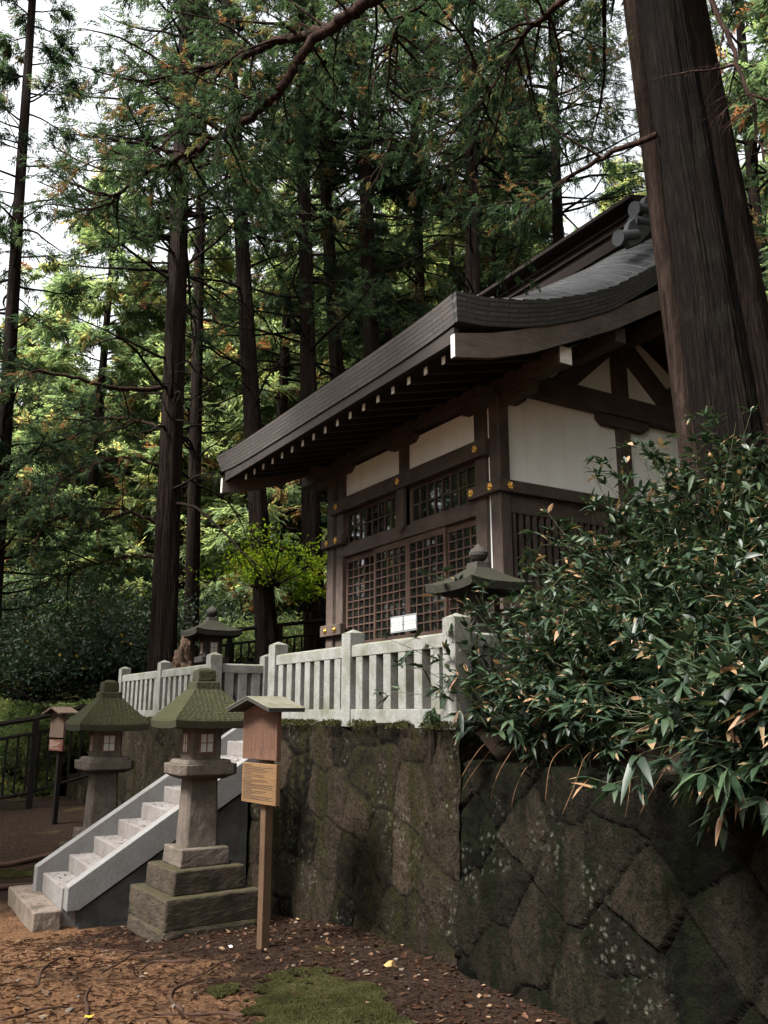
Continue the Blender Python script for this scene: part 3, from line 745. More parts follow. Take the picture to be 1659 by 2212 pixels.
# beams of the front
hb('head_beam', wood_y, (XB - .06, XB + .16, 9.03, 13.62, 5.29, 5.535), bevel=.010)
hb('lintel', wood_y, (XB + .03, XB + .18, 9.365, 13.265, 4.48, 4.675), bevel=.010)
hb('sill', wood_y, (XB + .01, XB + .2, 9.365, 13.265, 2.70, 2.86), bevel=.010)
mb = MB(); mb.prism([(11.19, 4.66), (11.19, 5.30), (11.41, 5.30), (11.41, 4.66), (11.35, 4.60), (11.33, 4.63), (11.30, 4.55), (11.27, 4.63), (11.25, 4.60)][::-1], 0, XB - .02, XB + .05)
obj('hanging_strut', mb, wood_z, hall, bevel=.008)
# belt rails that wrap the corners
hb('belt_rail', wood_y, (XB - .07, XB + .04, YN - .07, 9.46, 4.705, 4.875), (XB + .04, XBK + .05, YN - .07, YN + .03, 4.705, 4.875), bevel=.008)
hb('belt_rail', wood_y, (XB - .07, XB + .04, 13.16, YF + .10, 4.705, 4.875), bevel=.008)
hb('foot_rail', wood_y, (XB - .07, XB + .04, 13.16, YF + .08, 3.10, 3.30), bevel=.008)
hb('foot_rail', wood_y, (XB - .07, XB + .04, YN - .07, 9.46, 3.10, 3.30), (XB + .04, XBK + .05, YN - .07, YN + .03, 3.10, 3.30), bevel=.008)
# brass flower bosses
def boss(x, y, z, face, plain=False):
    mb = MB(); n = 12 if not plain else 24; prof = []
    def P(a, r, d):
        u = math.cos(a) * r; w = math.sin(a) * r
        return (x - d, y + u, z + w) if face == 'x' else (x + u, y - d, z + w)
    N = 48; rings = [(.052, 0), (.052, .010), (.040, .016), (.026, .012), (.022, .026), (.012, .034), (.0008, .036)]
    vs = []; fs = []
    for i, (r, d) in enumerate(rings):
        for k in range(N):
            a = 2 * math.pi * k / N; rr = r * ((1 + .17 * abs(math.cos(3 * a)) ** .6 - .12) if i < 3 and not plain else 1); vs.append(P(a, rr, d + (.006 * math.cos(6 * a) if i in (2, 3) and not plain else 0)))
    for i in range(len(rings) - 1):
        for k in range(N): a = i * N + k; b = i * N + (k + 1) % N; fs.append((a, a + N, b + N, b))
    mb.add(vs, fs); obj('flower_boss', mb, gold, hall, smooth=False)
for y in (9.25, 11.30, 13.40): boss(XB - .06, y, 5.415, 'x')
for y in (9.35, 8.92): boss(XB - .07, y, 4.79, 'x')
boss(XB + .13, YN - .07, 4.79, 'y')
for y in (13.37, 13.72): boss(XB - .07, y, 4.79, 'x'); boss(XB - .07, y, 3.20, 'x', True)
# transom windows
def lattice(name, y0, y1, z0, z1, ncol, nrow, fr, x, frw, bar, wmat):
    mb = MB()
    mb.box(x, x + .035, y0, y0 + frw, z0, z1); mb.box(x, x + .035, y1 - frw, y1, z0, z1)
    mb.box(x + .001, x + .034, y0 + frw, y1 - frw, z0, z0 + fr); mb.box(x + .001, x + .034, y0 + frw, y1 - frw, z1 - fr, z1)
    a, b = y0 + frw, y1 - frw; c, d = z0 + fr, z1 - fr
    ys_ = [a + (b - a) * i / ncol for i in range(ncol + 1)]
    for y in ys_[1:-1]: mb.box(x + .004, x + .026, y - bar, y + bar, c, d)
    for j in range(1, nrow):
        z = c + (d - c) * j / nrow
        for p, q in zip(ys_[:-1], ys_[1:]):
            mb.box(x + .006, x + .022, p + (bar if p != ys_[0] else 0), q - (bar if q != ys_[-1] else 0), z - bar, z + bar)
    o = obj(name, mb, wmat, hall)
    p = MB(); p.box(x + .030, x + .033, a, b, c, d); obj('pane', p, glass, o)
    return o
lattice('window', 9.37, 11.16, 4.675, 5.29, 8, 2, .055, XB + .085, .075, .011, wood_z)
lattice('window', 11.44, 13.26, 4.675, 5.29, 8, 2, .055, XB + .085, .075, .011, wood_z)
# four sliding lattice doors, the outer ones in the far track
for (y0, y1, x) in ((12.20, 13.26, XB + .10), (11.20, 12.24, XB + .06), (10.16, 11.20, XB + .06), (9.37, 10.20, XB + .10)):
    lattice('door', y0, y1, 2.86, 4.48, 5 if y1 - y0 > .9 else 4, 10, .105, x, .062, .011, door_wood)
    # a second row of uprights behind, as the photo shows through the glass
# wall plate, brackets, purlins
hb('wall_plate', wood_y, (XB - .04, XB + .09, 9.13, 13.70, 6.17, 6.36), bevel=.01)
def bracket(yc, half, zt, side=0):
    mb = MB(); a, b = yc - half, yc + half; h = .16
    pts = [(a, zt), (a, zt - .07), (a + .03, zt - .11), (a + .10, zt - h), (b - .10, zt - h), (b - .03, zt - .11), (b, zt - .07), (b, zt)]
    mb.prism(pts, 0, XB - .03, XB + .12); obj('bracket', mb, wood_y, hall, bevel=.006)
bracket(9.26, .40, 6.168); bracket(11.28, .42, 6.168); bracket(13.36, .40, 6.168)
hb('purlin', wood_y, (XB + .10, XB + .32, 7.63, 15.2, 6.17, 6.42), bevel=.016)
hb('purlin_cap', end_paint, (XB + .11, XB + .31, 7.622, 7.629, 6.18, 6.41), bevel=0)
hb('bracket_arm', wood_y, (XB + .11, XB + .27, 8.22, 9.1, 6.0, 6.168), bevel=.012)
hb('bracket_arm', wood_y, (XB + .11, XB + .27, 13.5, 14.5, 6.0, 6.168), bevel=.012)
hb('beam_nose', wood_x, (XB - .42, XB, 13.62, 13.80, 6.02, 6.22), bevel=.012)
hb('beam_nose', wood_x, (XB - .30, XB, YN + .02, YN + .20, 6.0, 6.2), bevel=.012)
# gable side (faces the camera side): beams at Y = YN
hb('tie_beam', wood_x, (7.42, XBK + .3, YN - .05, YN + .16, 6.20, 6.54), bevel=.014)
for xa, xb in ((7.40, 7.74), (9.16, 10.24), (XBK - .54, XBK - .2)):
    mb = MB(); h = .17; zt = 6.199
    l = .12 if xa > 8 and xb < 12 else (0.0 if xa < 8 else .12); r_ = .12 if xb < 12 else 0.0
    mb.prism([(xa, zt), (xb, zt), (xb, zt - .08), (xb - r_, zt - h), (xa + l, zt - h), (xa, zt - .08)][::-1], 1, YN - .01, YN + .14)
    obj('side_bracket', mb, wood_x, hall, bevel=.008)
hb('side_post', wood_z, (9.58, 9.83, YN + .01, YN + .18, 4.87, 6.03), bevel=.01)
hb('plaster_panel', plaster_m, (XB + .19, 9.59, YN + .10, YN + .13, 4.8, 6.25)); hb('plaster_panel', plaster_m, (9.82, XBK - .15, YN + .10, YN + .13, 4.8, 6.25))
mb = MB(); mb.prism([(7.5, 6.5), (11.9, 6.5), (11.9, 6.75), (9.7, 8.3), (7.5, 6.75)], 1, YN + .11, YN + .14); obj('gable_plaster', mb, plaster_m, hall)
hb('king_post', wood_z, (9.57, 9.83, YN - .01, YN + .12, 6.53, 7.7), bevel=.01)
def strut(x0, z0, x1, z1, w, y0=YN, y1=YN + .12):
    d = Vector((x1 - x0, 0, z1 - z0)); n = Vector((-d.z, 0, d.x)).normalized() * w / 2
    mb = MB(); mb.prism([(x0 - n.x, z0 - n.z), (x1 - n.x, z1 - n.z), (x1 + n.x, z1 + n.z), (x0 + n.x, z0 + n.z)], 1, y0, y1); obj('gable_strut', mb, wood_x, hall, bevel=.008)
strut(8.45, 6.50, 9.72, 7.58, .30); strut(10.95, 6.50, 9.68, 7.58, .30)
hb('side_rail', wood_x, (XB + .2, XBK - .2, YN + .02, YN + .12, 4.44, 4.70), bevel=.006)
mb = MB()
for i in range(38): mb.box(7.44 + i * .125, 7.49 + i * .125, YN + .03, YN + .08, 2.5, 4.45)
obj('side_lattice', mb, wood_z, hall)
hb('side_backing', dark_void, (XB + .2, XBK - .2, YN + .11, YN + .13, 2.5, 4.45))

# --- roof surface
zv_x = [5.54, 5.97, 6.52, 7.06, 7.61, 8.19, 8.73, 9.09, 9.70]; zv_z = [6.585, 6.63, 6.75, 6.92, 7.13, 7.40, 7.75, 8.0, 8.48]
zm_x = [5.54, 6.2, 6.96, 7.59, 8.61, 9.70]; zm_z = [6.56, 6.83, 7.22, 7.57, 8.20, 8.98]
YV0, YV1 = 7.46, 15.36
def zroof(x, y):
    xx = 2 * XR - x if x > XR else x
    zv = float(np.interp(xx, zv_x, zv_z)); zm = float(np.interp(xx, zm_x, zm_z))
    d = min(y - YV0, YV1 - y); t = min(1, max(0, d / .95)); s = math.sin(t * math.pi / 2) ** .85
    eave = .045 * max(0, 1 - d / 2.2) ** 2 * max(0, 1 - (xx - 5.54) / 1.5)
    return zv + (zm - zv) * s + eave
def smooth_interp(xs_, zs_):
    return xs_, zs_
XSl = []
x = 5.54
while x < XR - .01: XSl.append(x); x += .1025
XSl.append(XR)
ysl = [YV0 + .95 * (1 - math.cos(i / 16 * math.pi / 2)) for i in range(17)]
ysl += list(np.linspace(YV0 + 1.1, YV1 - 1.1, 30)) + [YV1 - .95 * (1 - math.cos(i / 16 * math.pi / 2)) for i in range(16, -1, -1)]
mb = MB()
ysl = [YV0 + .95 * (1 - math.cos(i / 26 * math.pi / 2)) for i in range(27)]
ysl += list(np.linspace(YV0 + 1.1, YV1 - 1.1, 30)) + [YV1 - .95 * (1 - math.cos(i / 26 * math.pi / 2)) for i in range(26, -1, -1)]
def roof_sheet(sgn):
    # every course of shingles is a strip of its own that laps over the one below
    CH = .235; xf = np.linspace(5.54, XR, 160); cols = []
    for yy in ysl:
        zz = np.array([zroof(q, yy) for q in xf]); al = np.concatenate([[0], np.cumsum(np.hypot(np.diff(xf), np.diff(zz)))])
        d = min(yy - YV0, YV1 - yy); cols.append((yy, al, zz, -.34 * max(0, 1 - d / .95) ** 1.4))
    n1 = max(int((c[1][-1]) / CH) + 1 for c in cols)
    for n in range(-4, n1):
        vs = []; uvs = []; fs = []
        rows = [(0, 0.0), (0, .017), (.33, .011), (.66, .0055), (1, 0.0)]
        for (yy, al, zz, sh) in cols:
            for t, dz in rows:
                a_ = min(max((n + t) * CH - sh, 0), al[-1]); xx = float(np.interp(a_, al, xf)); z_ = float(np.interp(a_, al, zz)) + dz
                vs.append((xx if sgn < 0 else 2 * XR - xx, yy, z_)); uvs.append((yy + (.003 * n), (n + .04 + .94 * t) * CH + 4 * CH))
        m = len(rows)
        if max(v[2] for v in vs) - min(v[2] for v in vs) < 1e-6: continue
        for j in range(len(cols) - 1):
            for i in range(m - 1):
                p = j * m + i; q = (p, p + 1, p + m + 1, p + m); fs.append(q if sgn < 0 else q[::-1])
        mb.add(vs, fs, uvs)
roof_sheet(-1); roof_sheet(1)
roof = obj('roof', mb, roof_top_m, hall, smooth=False)
# verge stack (near and far gable) and eave stack
def verge(yo, yi, inset=.045, name='roof_verge'):
    mb = MB(); vs = []; uvs = []; fs = []; s = 0; prev = None
    xs_ = list(np.linspace(5.54, 2 * XR - 5.54, 90)); T = .36
    for x_ in xs_:
        xx = 2 * XR - x_ if x_ > XR else x_
        zt = zroof(x_, YV0) ; th = T - .06 * min(1, max(0, (xx - 6) / 3)); zb = zt - th
        if prev: s += math.hypot(x_ - prev[0], zt - prev[1])
        prev = (x_, zt); k = 1 if yo < yi else -1
        for (y_, z_, v_, mi) in ((yi, zt + .0, .45, .012), (yo, zt, .36, 0), (yo + inset * k, zb, 0, .045), (yi, zb, -.1, .06)):
            xm = mi if x_ < 5.545 else (-mi if x_ > 2 * XR - 5.545 else 0)
            vs.append((x_ + xm, y_, z_)); uvs.append((s, v_))
    for i in range(len(xs_) - 1):
        for k in range(4):
            a = i * 4 + k; b = i * 4 + (k + 1) % 4; q = (a, a + 4, b + 4, b); fs.append(q if yo > yi else q[::-1])
    fs += [(0, 1, 2, 3), tuple((len(xs_) - 1) * 4 + i for i in (3, 2, 1, 0))]
    mb.add(vs, fs, uvs); obj(name, mb, roof_edge_m, roof)
verge(YV0 - .002, YV0 + .35); verge(YV1 + .002, YV1 - .45, .24)
def eave(sgn):
    mb = MB(); vs = []; uvs = []; fs = []
    yy = [YV0 + (YV1 - YV0) * i / 60 for i in range(61)]
    X = lambda d: 5.54 + d if sgn < 0 else 2 * XR - 5.54 - d
    for y_ in yy:
        zt = zroof(5.54, y_)
        for (d, z_, v_) in ((.5, zt + .10, .5), (-.004, zt, .36), (.04, zt - .36, 0), (.55, zt - .30, -.1)):
            y_ = min(max(y_, YV0 + .08), YV1 - .08) if d > .1 else y_; yq = y_ - (.24 * max(0, (y_ - YV1 + 1.2) / 1.2) if v_ <= 0 else 0); vs.append((X(d), yq, z_)); uvs.append((y_, v_))
    for i in range(60):
        for k in range(1, 4):
            a = i * 4 + k; b = i * 4 + (k + 1) % 4; q = (a, b, b + 4, a + 4); fs.append(q if sgn < 0 else q[::-1])
    mb.add(vs, fs, uvs); obj('roof_eave', mb, eave_edge_m, roof)
eave(-1); eave(1)
# bargeboards with painted foot
bt = ([5.56, 6.1, 6.6, 7.13, 7.8, 8.6, 9.31, XR], [6.12, 6.25, 6.42, 6.66, 6.93, 7.32, 7.73, 7.98])
bb_ = ([5.56, 6.11, 6.76, 7.47, 8.23, 8.86, 9.32, XR], [5.82, 5.93, 6.15, 6.47, 6.82, 7.17, 7.43, 7.66])
def barge(y0, y1):
    mb = MB(); vs = []; fs = []; xs_ = list(np.linspace(5.56, 2 * XR - 5.56, 81))
    for x_ in xs_:
        xx = 2 * XR - x_ if x_ > XR else x_
        zt = np.interp(xx, *bt); zb = np.interp(xx, *bb_)
        vs += [(x_, y0, zt), (x_, y0, zb), (x_, y1, zb), (x_, y1, zt)]
    for i in range(80):
        for k in range(4):
            a = i * 4 + k; b = i * 4 + (k + 1) % 4; q = (a, b, b + 4, a + 4); fs.append(q if y0 > y1 else q)
    fs += [(0, 3, 2, 1), (320, 321, 322, 323)]
    mb.add(vs, fs); bm = bmesh.new(); o = obj('bargeboard', mb, barge_wood, hall)
    bm.from_mesh(o.data); bmesh.ops.recalc_face_normals(bm, faces=bm.faces); bm.to_mesh(o.data); bm.free(); return o
b1 = barge(7.52, 7.60); b2 = barge(15.06, 14.98)
mb = MB(); mb.box(5.551, 5.559, 7.525, 7.595, 5.83, 6.11); obj('painted_end', mb, end_paint, b1)
mb = MB(); mb.box(5.551, 5.559, 14.985, 15.055, 5.83, 6.11); obj('painted_end', mb, end_paint, b2)
# soffit: boards and second fascia
mb = MB()
xs_ = list(np.linspace(5.62, 2 * XR - 5.62, 60)); vs = []; fs = []
for x_ in xs_:
    xx = 2 * XR - x_ if x_ > XR else x_
    zz = float(np.interp(xx, [5.62, 7.2, 9.7], [6.08, 6.47, 7.95])); zz = max(zz, 0)
    vs += [(x_, 7.60, zz), (x_, 14.98, zz)]
for i in range(59): fs.append((2 * i, 2 * i + 2, 2 * i + 3, 2 * i + 1))
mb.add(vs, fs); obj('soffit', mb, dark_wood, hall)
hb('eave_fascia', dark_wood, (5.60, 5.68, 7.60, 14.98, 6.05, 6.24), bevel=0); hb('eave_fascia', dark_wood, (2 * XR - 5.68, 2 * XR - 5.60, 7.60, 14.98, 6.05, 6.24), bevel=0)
# rafters
i = 0; y = 7.64
raft = []
for y in list(np.arange(8.02, 14.5, .3915)):
    for sgn in (-1, 1):
        mb = MB()
        A, B, C = (5.75, 6.00), (7.25, 6.385), (8.2, 6.9)
        X = lambda x_: x_ if sgn < 0 else 2 * XR - x_
        w = .035; h = .05
        vs = []
        for (x_, z_) in (A, B, C):
            for dy, dz in ((-w, -h), (w, -h), (w, h), (-w, h)): vs.append((X(x_), y + dy, z_ + dz))
        fs = [(0, 3, 2, 1), (8, 9, 10, 11)] + [(k * 4 + i_, k * 4 + (i_ + 1) % 4, k * 4 + 4 + (i_ + 1) % 4, k * 4 + 4 + i_) for k in range(2) for i_ in range(4)]
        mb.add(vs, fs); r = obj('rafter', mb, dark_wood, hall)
        if sgn < 0:
            mb = MB(); mb.box(5.742, 5.749, y - w, y + w, 5.95, 6.05); obj('painted_end', mb, end_paint, r)
# outer purlins under the gable overhang (rafter ladder)
for x_, z_ in ((8.45, 6.85), (XR, 7.45), (10.95, 6.85)):
    hb('gable_purlin', wood_y, (x_ - .1, x_ + .1, 7.62, 9.0, z_ - .13, z_ + .1), bevel=.01)
mb = MB()
pts = [(-.26, .30), (-.30, .12), (-.22, .02), (-.26, -.10), (-.14, -.16), (-.10, -.28), (0, -.36), (.10, -.28), (.14, -.16), (.26, -.10), (.22, .02), (.30, .12), (.26, .30)]
mb.prism([(XR + a, 7.42 + b) for a, b in pts], 1, 7.44, 7.51); obj('gable_pendant', mb, ridge_dark, hall, bevel=.01)
# ridge
mb = MB(); YR0, YR1 = 8.0, 14.8
half = [(.36, 8.80), (.36, 8.98), (.27, 9.0), (.27, 9.10), (.32, 9.11), (.32, 9.15), (.22, 9.16), (.22, 9.28), (.27, 9.29), (.27, 9.33), (.20, 9.34), (.20, 9.42), (.43, 9.43), (.43, 9.50)]
prof = [(-a, b) for a, b in half] + [(0, 9.62)] + half[::-1]
mb.prism([(XR + a, b) for a, b in prof][::-1], 1, YR0, YR1); obj('ridge', mb, ridge_dark, roof, bevel=.01)
def orna(y, k):
    mb = MB()
    # spreading plate with scrolled feet
    pts = [(0, 9.72), (.20, 9.66), (.34, 9.50), (.36, 9.30), (.52, 9.22), (.62, 9.02), (.60, 8.86), (.74, 8.84), (.92, 8.66), (1.02, 8.40), (.92, 8.26), (.72, 8.38), (.5, 8.62), (.2, 8.8), (0, 8.85)]
    full = [(XR + a, b) for a, b in pts] + [(XR - a, b) for a, b in pts[::-1][1:-1]]
    mb.prism(full, 1, y, y + .10 * k) if k > 0 else mb.prism(full, 1, y - .10, y)
    o = obj('ridge_ornament', mb, ridge_m, roof, bevel=.012)
    for s in (-1, 1):
        for (xa, za, xb, zb, r_) in ((.75, 8.52, 1.10, 8.38, .10), (.50, 8.80, .78, 8.74, .085), (.42, 9.02, .72, 8.97, .10)):
            mb = MB(); mb.tube([(XR + s * xa, y + .06, za), (XR + s * xb, y + .06, zb)], [r_, r_], 22); mb.tube([(XR + s * (xb - .05), y + .06, zb + .01), (XR + s * (xb + .012), y + .06, zb - .004)], [r_ + .012, r_ + .012], 22)
            obj('scroll_roll', mb, ridge_m, o)
orna(7.62, 1); orna(15.1, -1)

# notices taped to the doors
def notice(y0, y1, z0, z1, label, lines):
    x = XB + .052
    mb = MB(); mb.box(x - .001, x + .001, y0, y1, z0, z1); o = obj('paper_notice', mb, paper); tag(o, label, 'notice', 'paper notices taped on the shrine doors')
    for k, tx in enumerate(lines):
        cu = bpy.data.curves.new('lettering', 'FONT'); cu.body = tx; cu.size = .034; cu.align_x = 'CENTER'
        t = bpy.data.objects.new('lettering', cu); COL.objects.link(t); t.parent = o
        t.location = (x - .0035, (y0 + y1) / 2, (z0 + z1) / 2 + .015 - k * .045); t.rotation_euler = (rad(90), 0, rad(-90)); cu.materials.append(ink); cu.resolution_u = 3; me_ = bpy.data.meshes.new_from_object(t); t2 = bpy.data.objects.new('lettering', me_); COL.objects.link(t2); t2.parent = o; t2.location = t.location; t2.rotation_euler = t.rotation_euler; bpy.data.objects.remove(t)
    mb = MB(); e = .03
    for a in ((y0 - e, y1 + e, z0 - e, z0 - .001), (y0 - e, y1 + e, z1 + .001, z1 + e), (y0 - e, y0 - .001, z0, z1), (y1 + .001, y1 + e, z0, z1)): mb.box(x - .0008, x + .0008, *a)
    obj('film_border', mb, film, o, local=True)
notice(11.345, 11.665, 3.04, 3.24, 'left sheet of the two white notices on the shrine doors', ['If you open the glass door', 'be sure to close it afterwards.'])
notice(10.965, 11.285, 3.04, 3.24, 'right sheet of the two white notices on the shrine doors', ['If you open the glass door', 'be sure to close it afterwards.'])

# ================================================================== vegetation
def unit(a): return a / (np.linalg.norm(a, axis=-1, keepdims=True) + 1e-9)
def tubes_np(P, R, sides=5):
    """P (N,K,3) polylines, R (N,K) radii -> V,F quads"""
    N, Kk, _ = P.shape
    D = np.empty_like(P); D[:, 1:-1] = P[:, 2:] - P[:, :-2]; D[:, 0] = P[:, 1] - P[:, 0]; D[:, -1] = P[:, -1] - P[:, -2]
    D = unit(D); up = np.where(np.abs(D[..., 2:3]) < .9, np.array([0, 0, 1.]), np.array([1., 0, 0]))
    U = unit(np.cross(D, up)); Wv = np.cross(U, D)
    a = np.arange(sides) * 2 * np.pi / sides
    V = P[:, :, None] + (U[:, :, None] * np.cos(a)[None, None, :, None] + Wv[:, :, None] * np.sin(a)[None, None, :, None]) * R[:, :, None, None]
    V = V.reshape(-1, 3); i = np.arange(N * Kk * sides).reshape(N, Kk, sides)
    F = np.stack([i[:, :-1], np.roll(i, -1, 2)[:, :-1], np.roll(i, -1, 2)[:, 1:], i[:, 1:]], -1).reshape(-1, 4)
    return V, F
def kites(B, D, S, L, Wd, droop=0):
    """leaf quads: base B, dir D, side S, length L, half width Wd"""
    L = L[:, None]; Wd = Wd[:, None]
    m = B + D * L * .45; t = B + D * L; t[:, 2] -= droop * L[:, 0]
    V = np.stack([B, m + S * Wd, t, m - S * Wd], 1).reshape(-1, 3)
    return V, np.arange(len(V)).reshape(-1, 4)
def bent_path(r, N, K_, start, d0, L, droop, wander=.12, upturn=.0):
    """N curved branches from start along d0"""
    P = np.empty((N, K_, 3)); P[:, 0] = start; d = unit(d0.copy()); seg = (L / (K_ - 1))[:, None]
    for k in range(1, K_):
        t = k / (K_ - 1)
        d = d + r.randn(N, 3) * wander; d[:, 2] += -droop + upturn * t * t
        d = unit(d); P[:, k] = P[:, k - 1] + d * seg
    return P
def interp_path(P, idx, t):
    K_ = P.shape[1]; u = t * (K_ - 1); k = np.minimum(u.astype(int), K_ - 2); f = (u - k)[:, None]
    A = P[idx, k]; B = P[idx, k + 1]
    return A * (1 - f) + B * f, unit(B - A)
def foliage(r, P, Lb, ntw, nsp, nlf, leafL, leafW, tw_len=.42, keep=.8, tstart=.36, tint0=.4, hang=.25, brown=.06):
    """twigs + scale-leaf sprays on branches P"""
    N = P.shape[0]
    idx = np.repeat(np.arange(N), ntw); t = tstart + (1 - tstart) * r.rand(len(idx)); 
    clump = r.rand(N, 5); k5 = np.minimum((t * 5).astype(int), 4)
    ok = clump[idx, k5] < keep; idx = idx[ok]; t = t[ok]
    p, d = interp_path(P, idx, t)
    side = unit(np.cross(d, np.array([0, 0, 1.]))) * np.where(r.rand(len(idx)) < .5, 1, -1)[:, None]
    td = unit(d * .75 + side * (.5 + .6 * r.rand(len(idx)))[:, None] + r.randn(len(idx), 3) * .22)
    tl = Lb[idx] * tw_len * (1.05 - .75 * t) * (.5 + .8 * r.rand(len(idx))) + .10
    T = bent_path(r, len(idx), 4, p, td, tl, .10, .12)
    tb = tint0 + .25 * (r.rand(N)[idx] - .5) + .12 * r.randn(len(idx))
    br = r.rand(len(idx)) < brown; tb = np.where(br, .93 + .07 * r.rand(len(idx)), np.clip(tb, 0, .88))
    tb = np.where((r.rand(len(idx)) < .05) & ~br, .88, tb)
    si = np.repeat(np.arange(len(idx)), nsp); st_ = .1 + .9 * r.rand(len(si))
    sp, sd = interp_path(T, si, st_)
    sd = unit(sd + r.randn(len(si), 3) * .42 + np.array([0, 0, -hang]))
    Ls = leafL * (1.6 + 1.6 * r.rand(len(si)))
    ss = unit(np.cross(sd, np.array([0, 0, 1.]) + .5 * r.randn(len(si), 3)))
    li = np.repeat(np.arange(len(si)), nlf); q = np.tile(np.arange(nlf), len(si)) / max(1, nlf - 1)
    B = sp[li] + sd[li] * (Ls[li] * q * .8)[:, None]
    sg_ = np.where(np.tile(np.arange(nlf) % 2, len(si)) == 0, 1, -1)[:, None]
    Dl = unit(sd[li] * .85 + ss[li] * sg_ * .75 * (1 - .7 * q)[:, None] + r.randn(len(li), 3) * .16)
    Sl = unit(np.cross(Dl, np.cross(sd[li], ss[li]) + .5 * r.randn(len(li), 3)))
    V, F = kites(B, Dl, Sl, leafL * (.7 + .6 * r.rand(len(li))), leafW * (.7 + .6 * r.rand(len(li))), .18)
    tint = np.clip(tb[si][li] + .05 * r.randn(len(li)), 0, 1)
    return T, V, F, tint
def conifer(name, label, cat, base, A, H, r0, r1, z0, Rm, nb, seed, bark_=None, leaf_=None, detail=1.0, leafL=.10, leafW=.013, keep=.75,
            dead=10, az=None, droop=.05, tint0=.38, group=None, flare=1.35, bend=.0, brown=.03, zmax=None):
    r = np.random.RandomState(seed); base = np.array(base, float); A = np.array(A, float); A = A / A[2]
    T = thing(name, label, cat, tuple(base), group=group)
    ax = lambda h: A[None] * h[:, None] + np.stack([bend * np.sin(h * .35 + seed), bend * np.cos(h * .28 + seed), 0 * h], -1)
    hh = np.concatenate([[-.6, 0, .25, .6, 1.2], np.linspace(2, H, 16)])
    rr = r0 + (r1 - r0) * np.clip(hh / H, 0, 1); rr = rr * (1 + (flare - 1) * np.exp(-np.clip(hh, 0, 9) / .35))
    tp = ax(hh)[None]
    ns = 320 if r0 > .22 else 18 if r0 < .17 else 40
    hd = np.linspace(-.6, H, int(H * (22 if r0 > .22 else 2.5))); rd = np.interp(hd, hh, rr)
    V, F = tubes_np(ax(hd)[None], rd[None], ns)
    # fluted, irregular girth
    k = np.tile(np.arange(ns), len(hd)) / ns * 2 * np.pi; hv = np.repeat(hd, ns); c = np.repeat(ax(hd), ns, 0)
    wob = 1 + .06 * np.sin(3 * k + hv * .5 + seed) + .035 * np.sin(7 * k + hv * .9) + .05 * (fbm(k * 2.2, hv * 1.3, 1, 3, seed % 50) - .45) + .06 * np.exp(-np.clip(hv, 0, 9) / .5) * np.sin(5 * k)
    if r0 > .22:
        q1 = np.abs(fbm(np.cos(k) * 9 + 20, hv * .55 + np.sin(k) * 9, 1, 4, 71 + seed % 7) - .47); q2 = np.abs(fbm(k * 9 + .5 * np.sin(hv * .8), hv * .9, 1, 3, 91) - .44)
        wob = wob + .26 * np.minimum(q1, .14) + .24 * np.minimum(q2, .13) - .05 + .05 * (fbm(k * 22, hv * 2.2, 1, 3, 17) - .45)
    V = c + (V - c) * wob[:, None]
    Vt = [V]; Ft = [F]; nv = len(V)
    # live branches
    h = z0 + (H * .98 - z0) * (np.arange(nb) + r.rand(nb)) / nb
    if zmax: h = h[h < zmax]
    nbb = len(h); a = r.rand(nbb) * 2 * np.pi if az is None else np.array([az[0] + (az[1] - az[0]) * q for q in r.rand(nbb)])
    rel = (h - z0) / (H - z0); Lb = Rm * (1 - .72 * rel) * (.6 + .55 * r.rand(nbb))
    d0 = np.stack([np.cos(a), np.sin(a), r.uniform(-.05, .35, nbb)], -1)
    P = bent_path(r, nbb, 8, ax(h), d0, Lb, droop, .10, .12)
    rb = (.010 + .012 * Lb)[:, None] * np.linspace(1, .25, 8)[None]
    bv, bf = tubes_np(P, rb, 5); Vt.append(bv); Ft.append(bf + nv); nv += len(bv)
    # bare, dead lower branches
    if dead:
        hd_ = r.uniform(max(1.2, z0 * .45), z0 + (H - z0) * .5, dead); ad = r.rand(dead) * 2 * np.pi; Ld = Rm * r.uniform(.35, .95, dead)
        D = bent_path(r, dead, 9, ax(hd_), np.stack([np.cos(ad), np.sin(ad), r.uniform(-.1, .3, dead)], -1), Ld, .06, .17, .1)
        bv, bf = tubes_np(D, (.008 + .011 * Ld)[:, None] * np.linspace(1, .2, 9)[None], 5); Vt.append(bv); Ft.append(bf + nv); nv += len(bv)
        ti = np.repeat(np.arange(dead), 5); tt = r.uniform(.3, .95, len(ti)); tp_, td_ = interp_path(D, ti, tt)
        E_ = bent_path(r, len(ti), 5, tp_, unit(td_ + r.randn(len(ti), 3) * .6), Ld[ti] * .35, .08, .2)
        bv, bf = tubes_np(E_, np.full((len(ti), 1), .007) * np.linspace(1, .3, 5)[None], 4); Vt.append(bv); Ft.append(bf + nv); nv += len(bv)
    Tw, LV, LF, tint = foliage(r, P, Lb, max(4, int(19 * detail)), 5, 8, leafL, leafW, keep=keep, tint0=tint0, brown=brown)
    tv, tf = tubes_np(Tw, np.full((len(Tw), 1), .007) * np.linspace(1, .4, 4)[None], 3); Vt.append(tv); Ft.append(tf + nv)
    np_mesh('trunk', np.concatenate(Vt), np.concatenate(Ft), bark_ or bark_m, T, smooth=True)
    np_mesh('crown', LV, LF, leaf_ or leaf_m, T, {'tint': ('FACE', tint)})
    return T
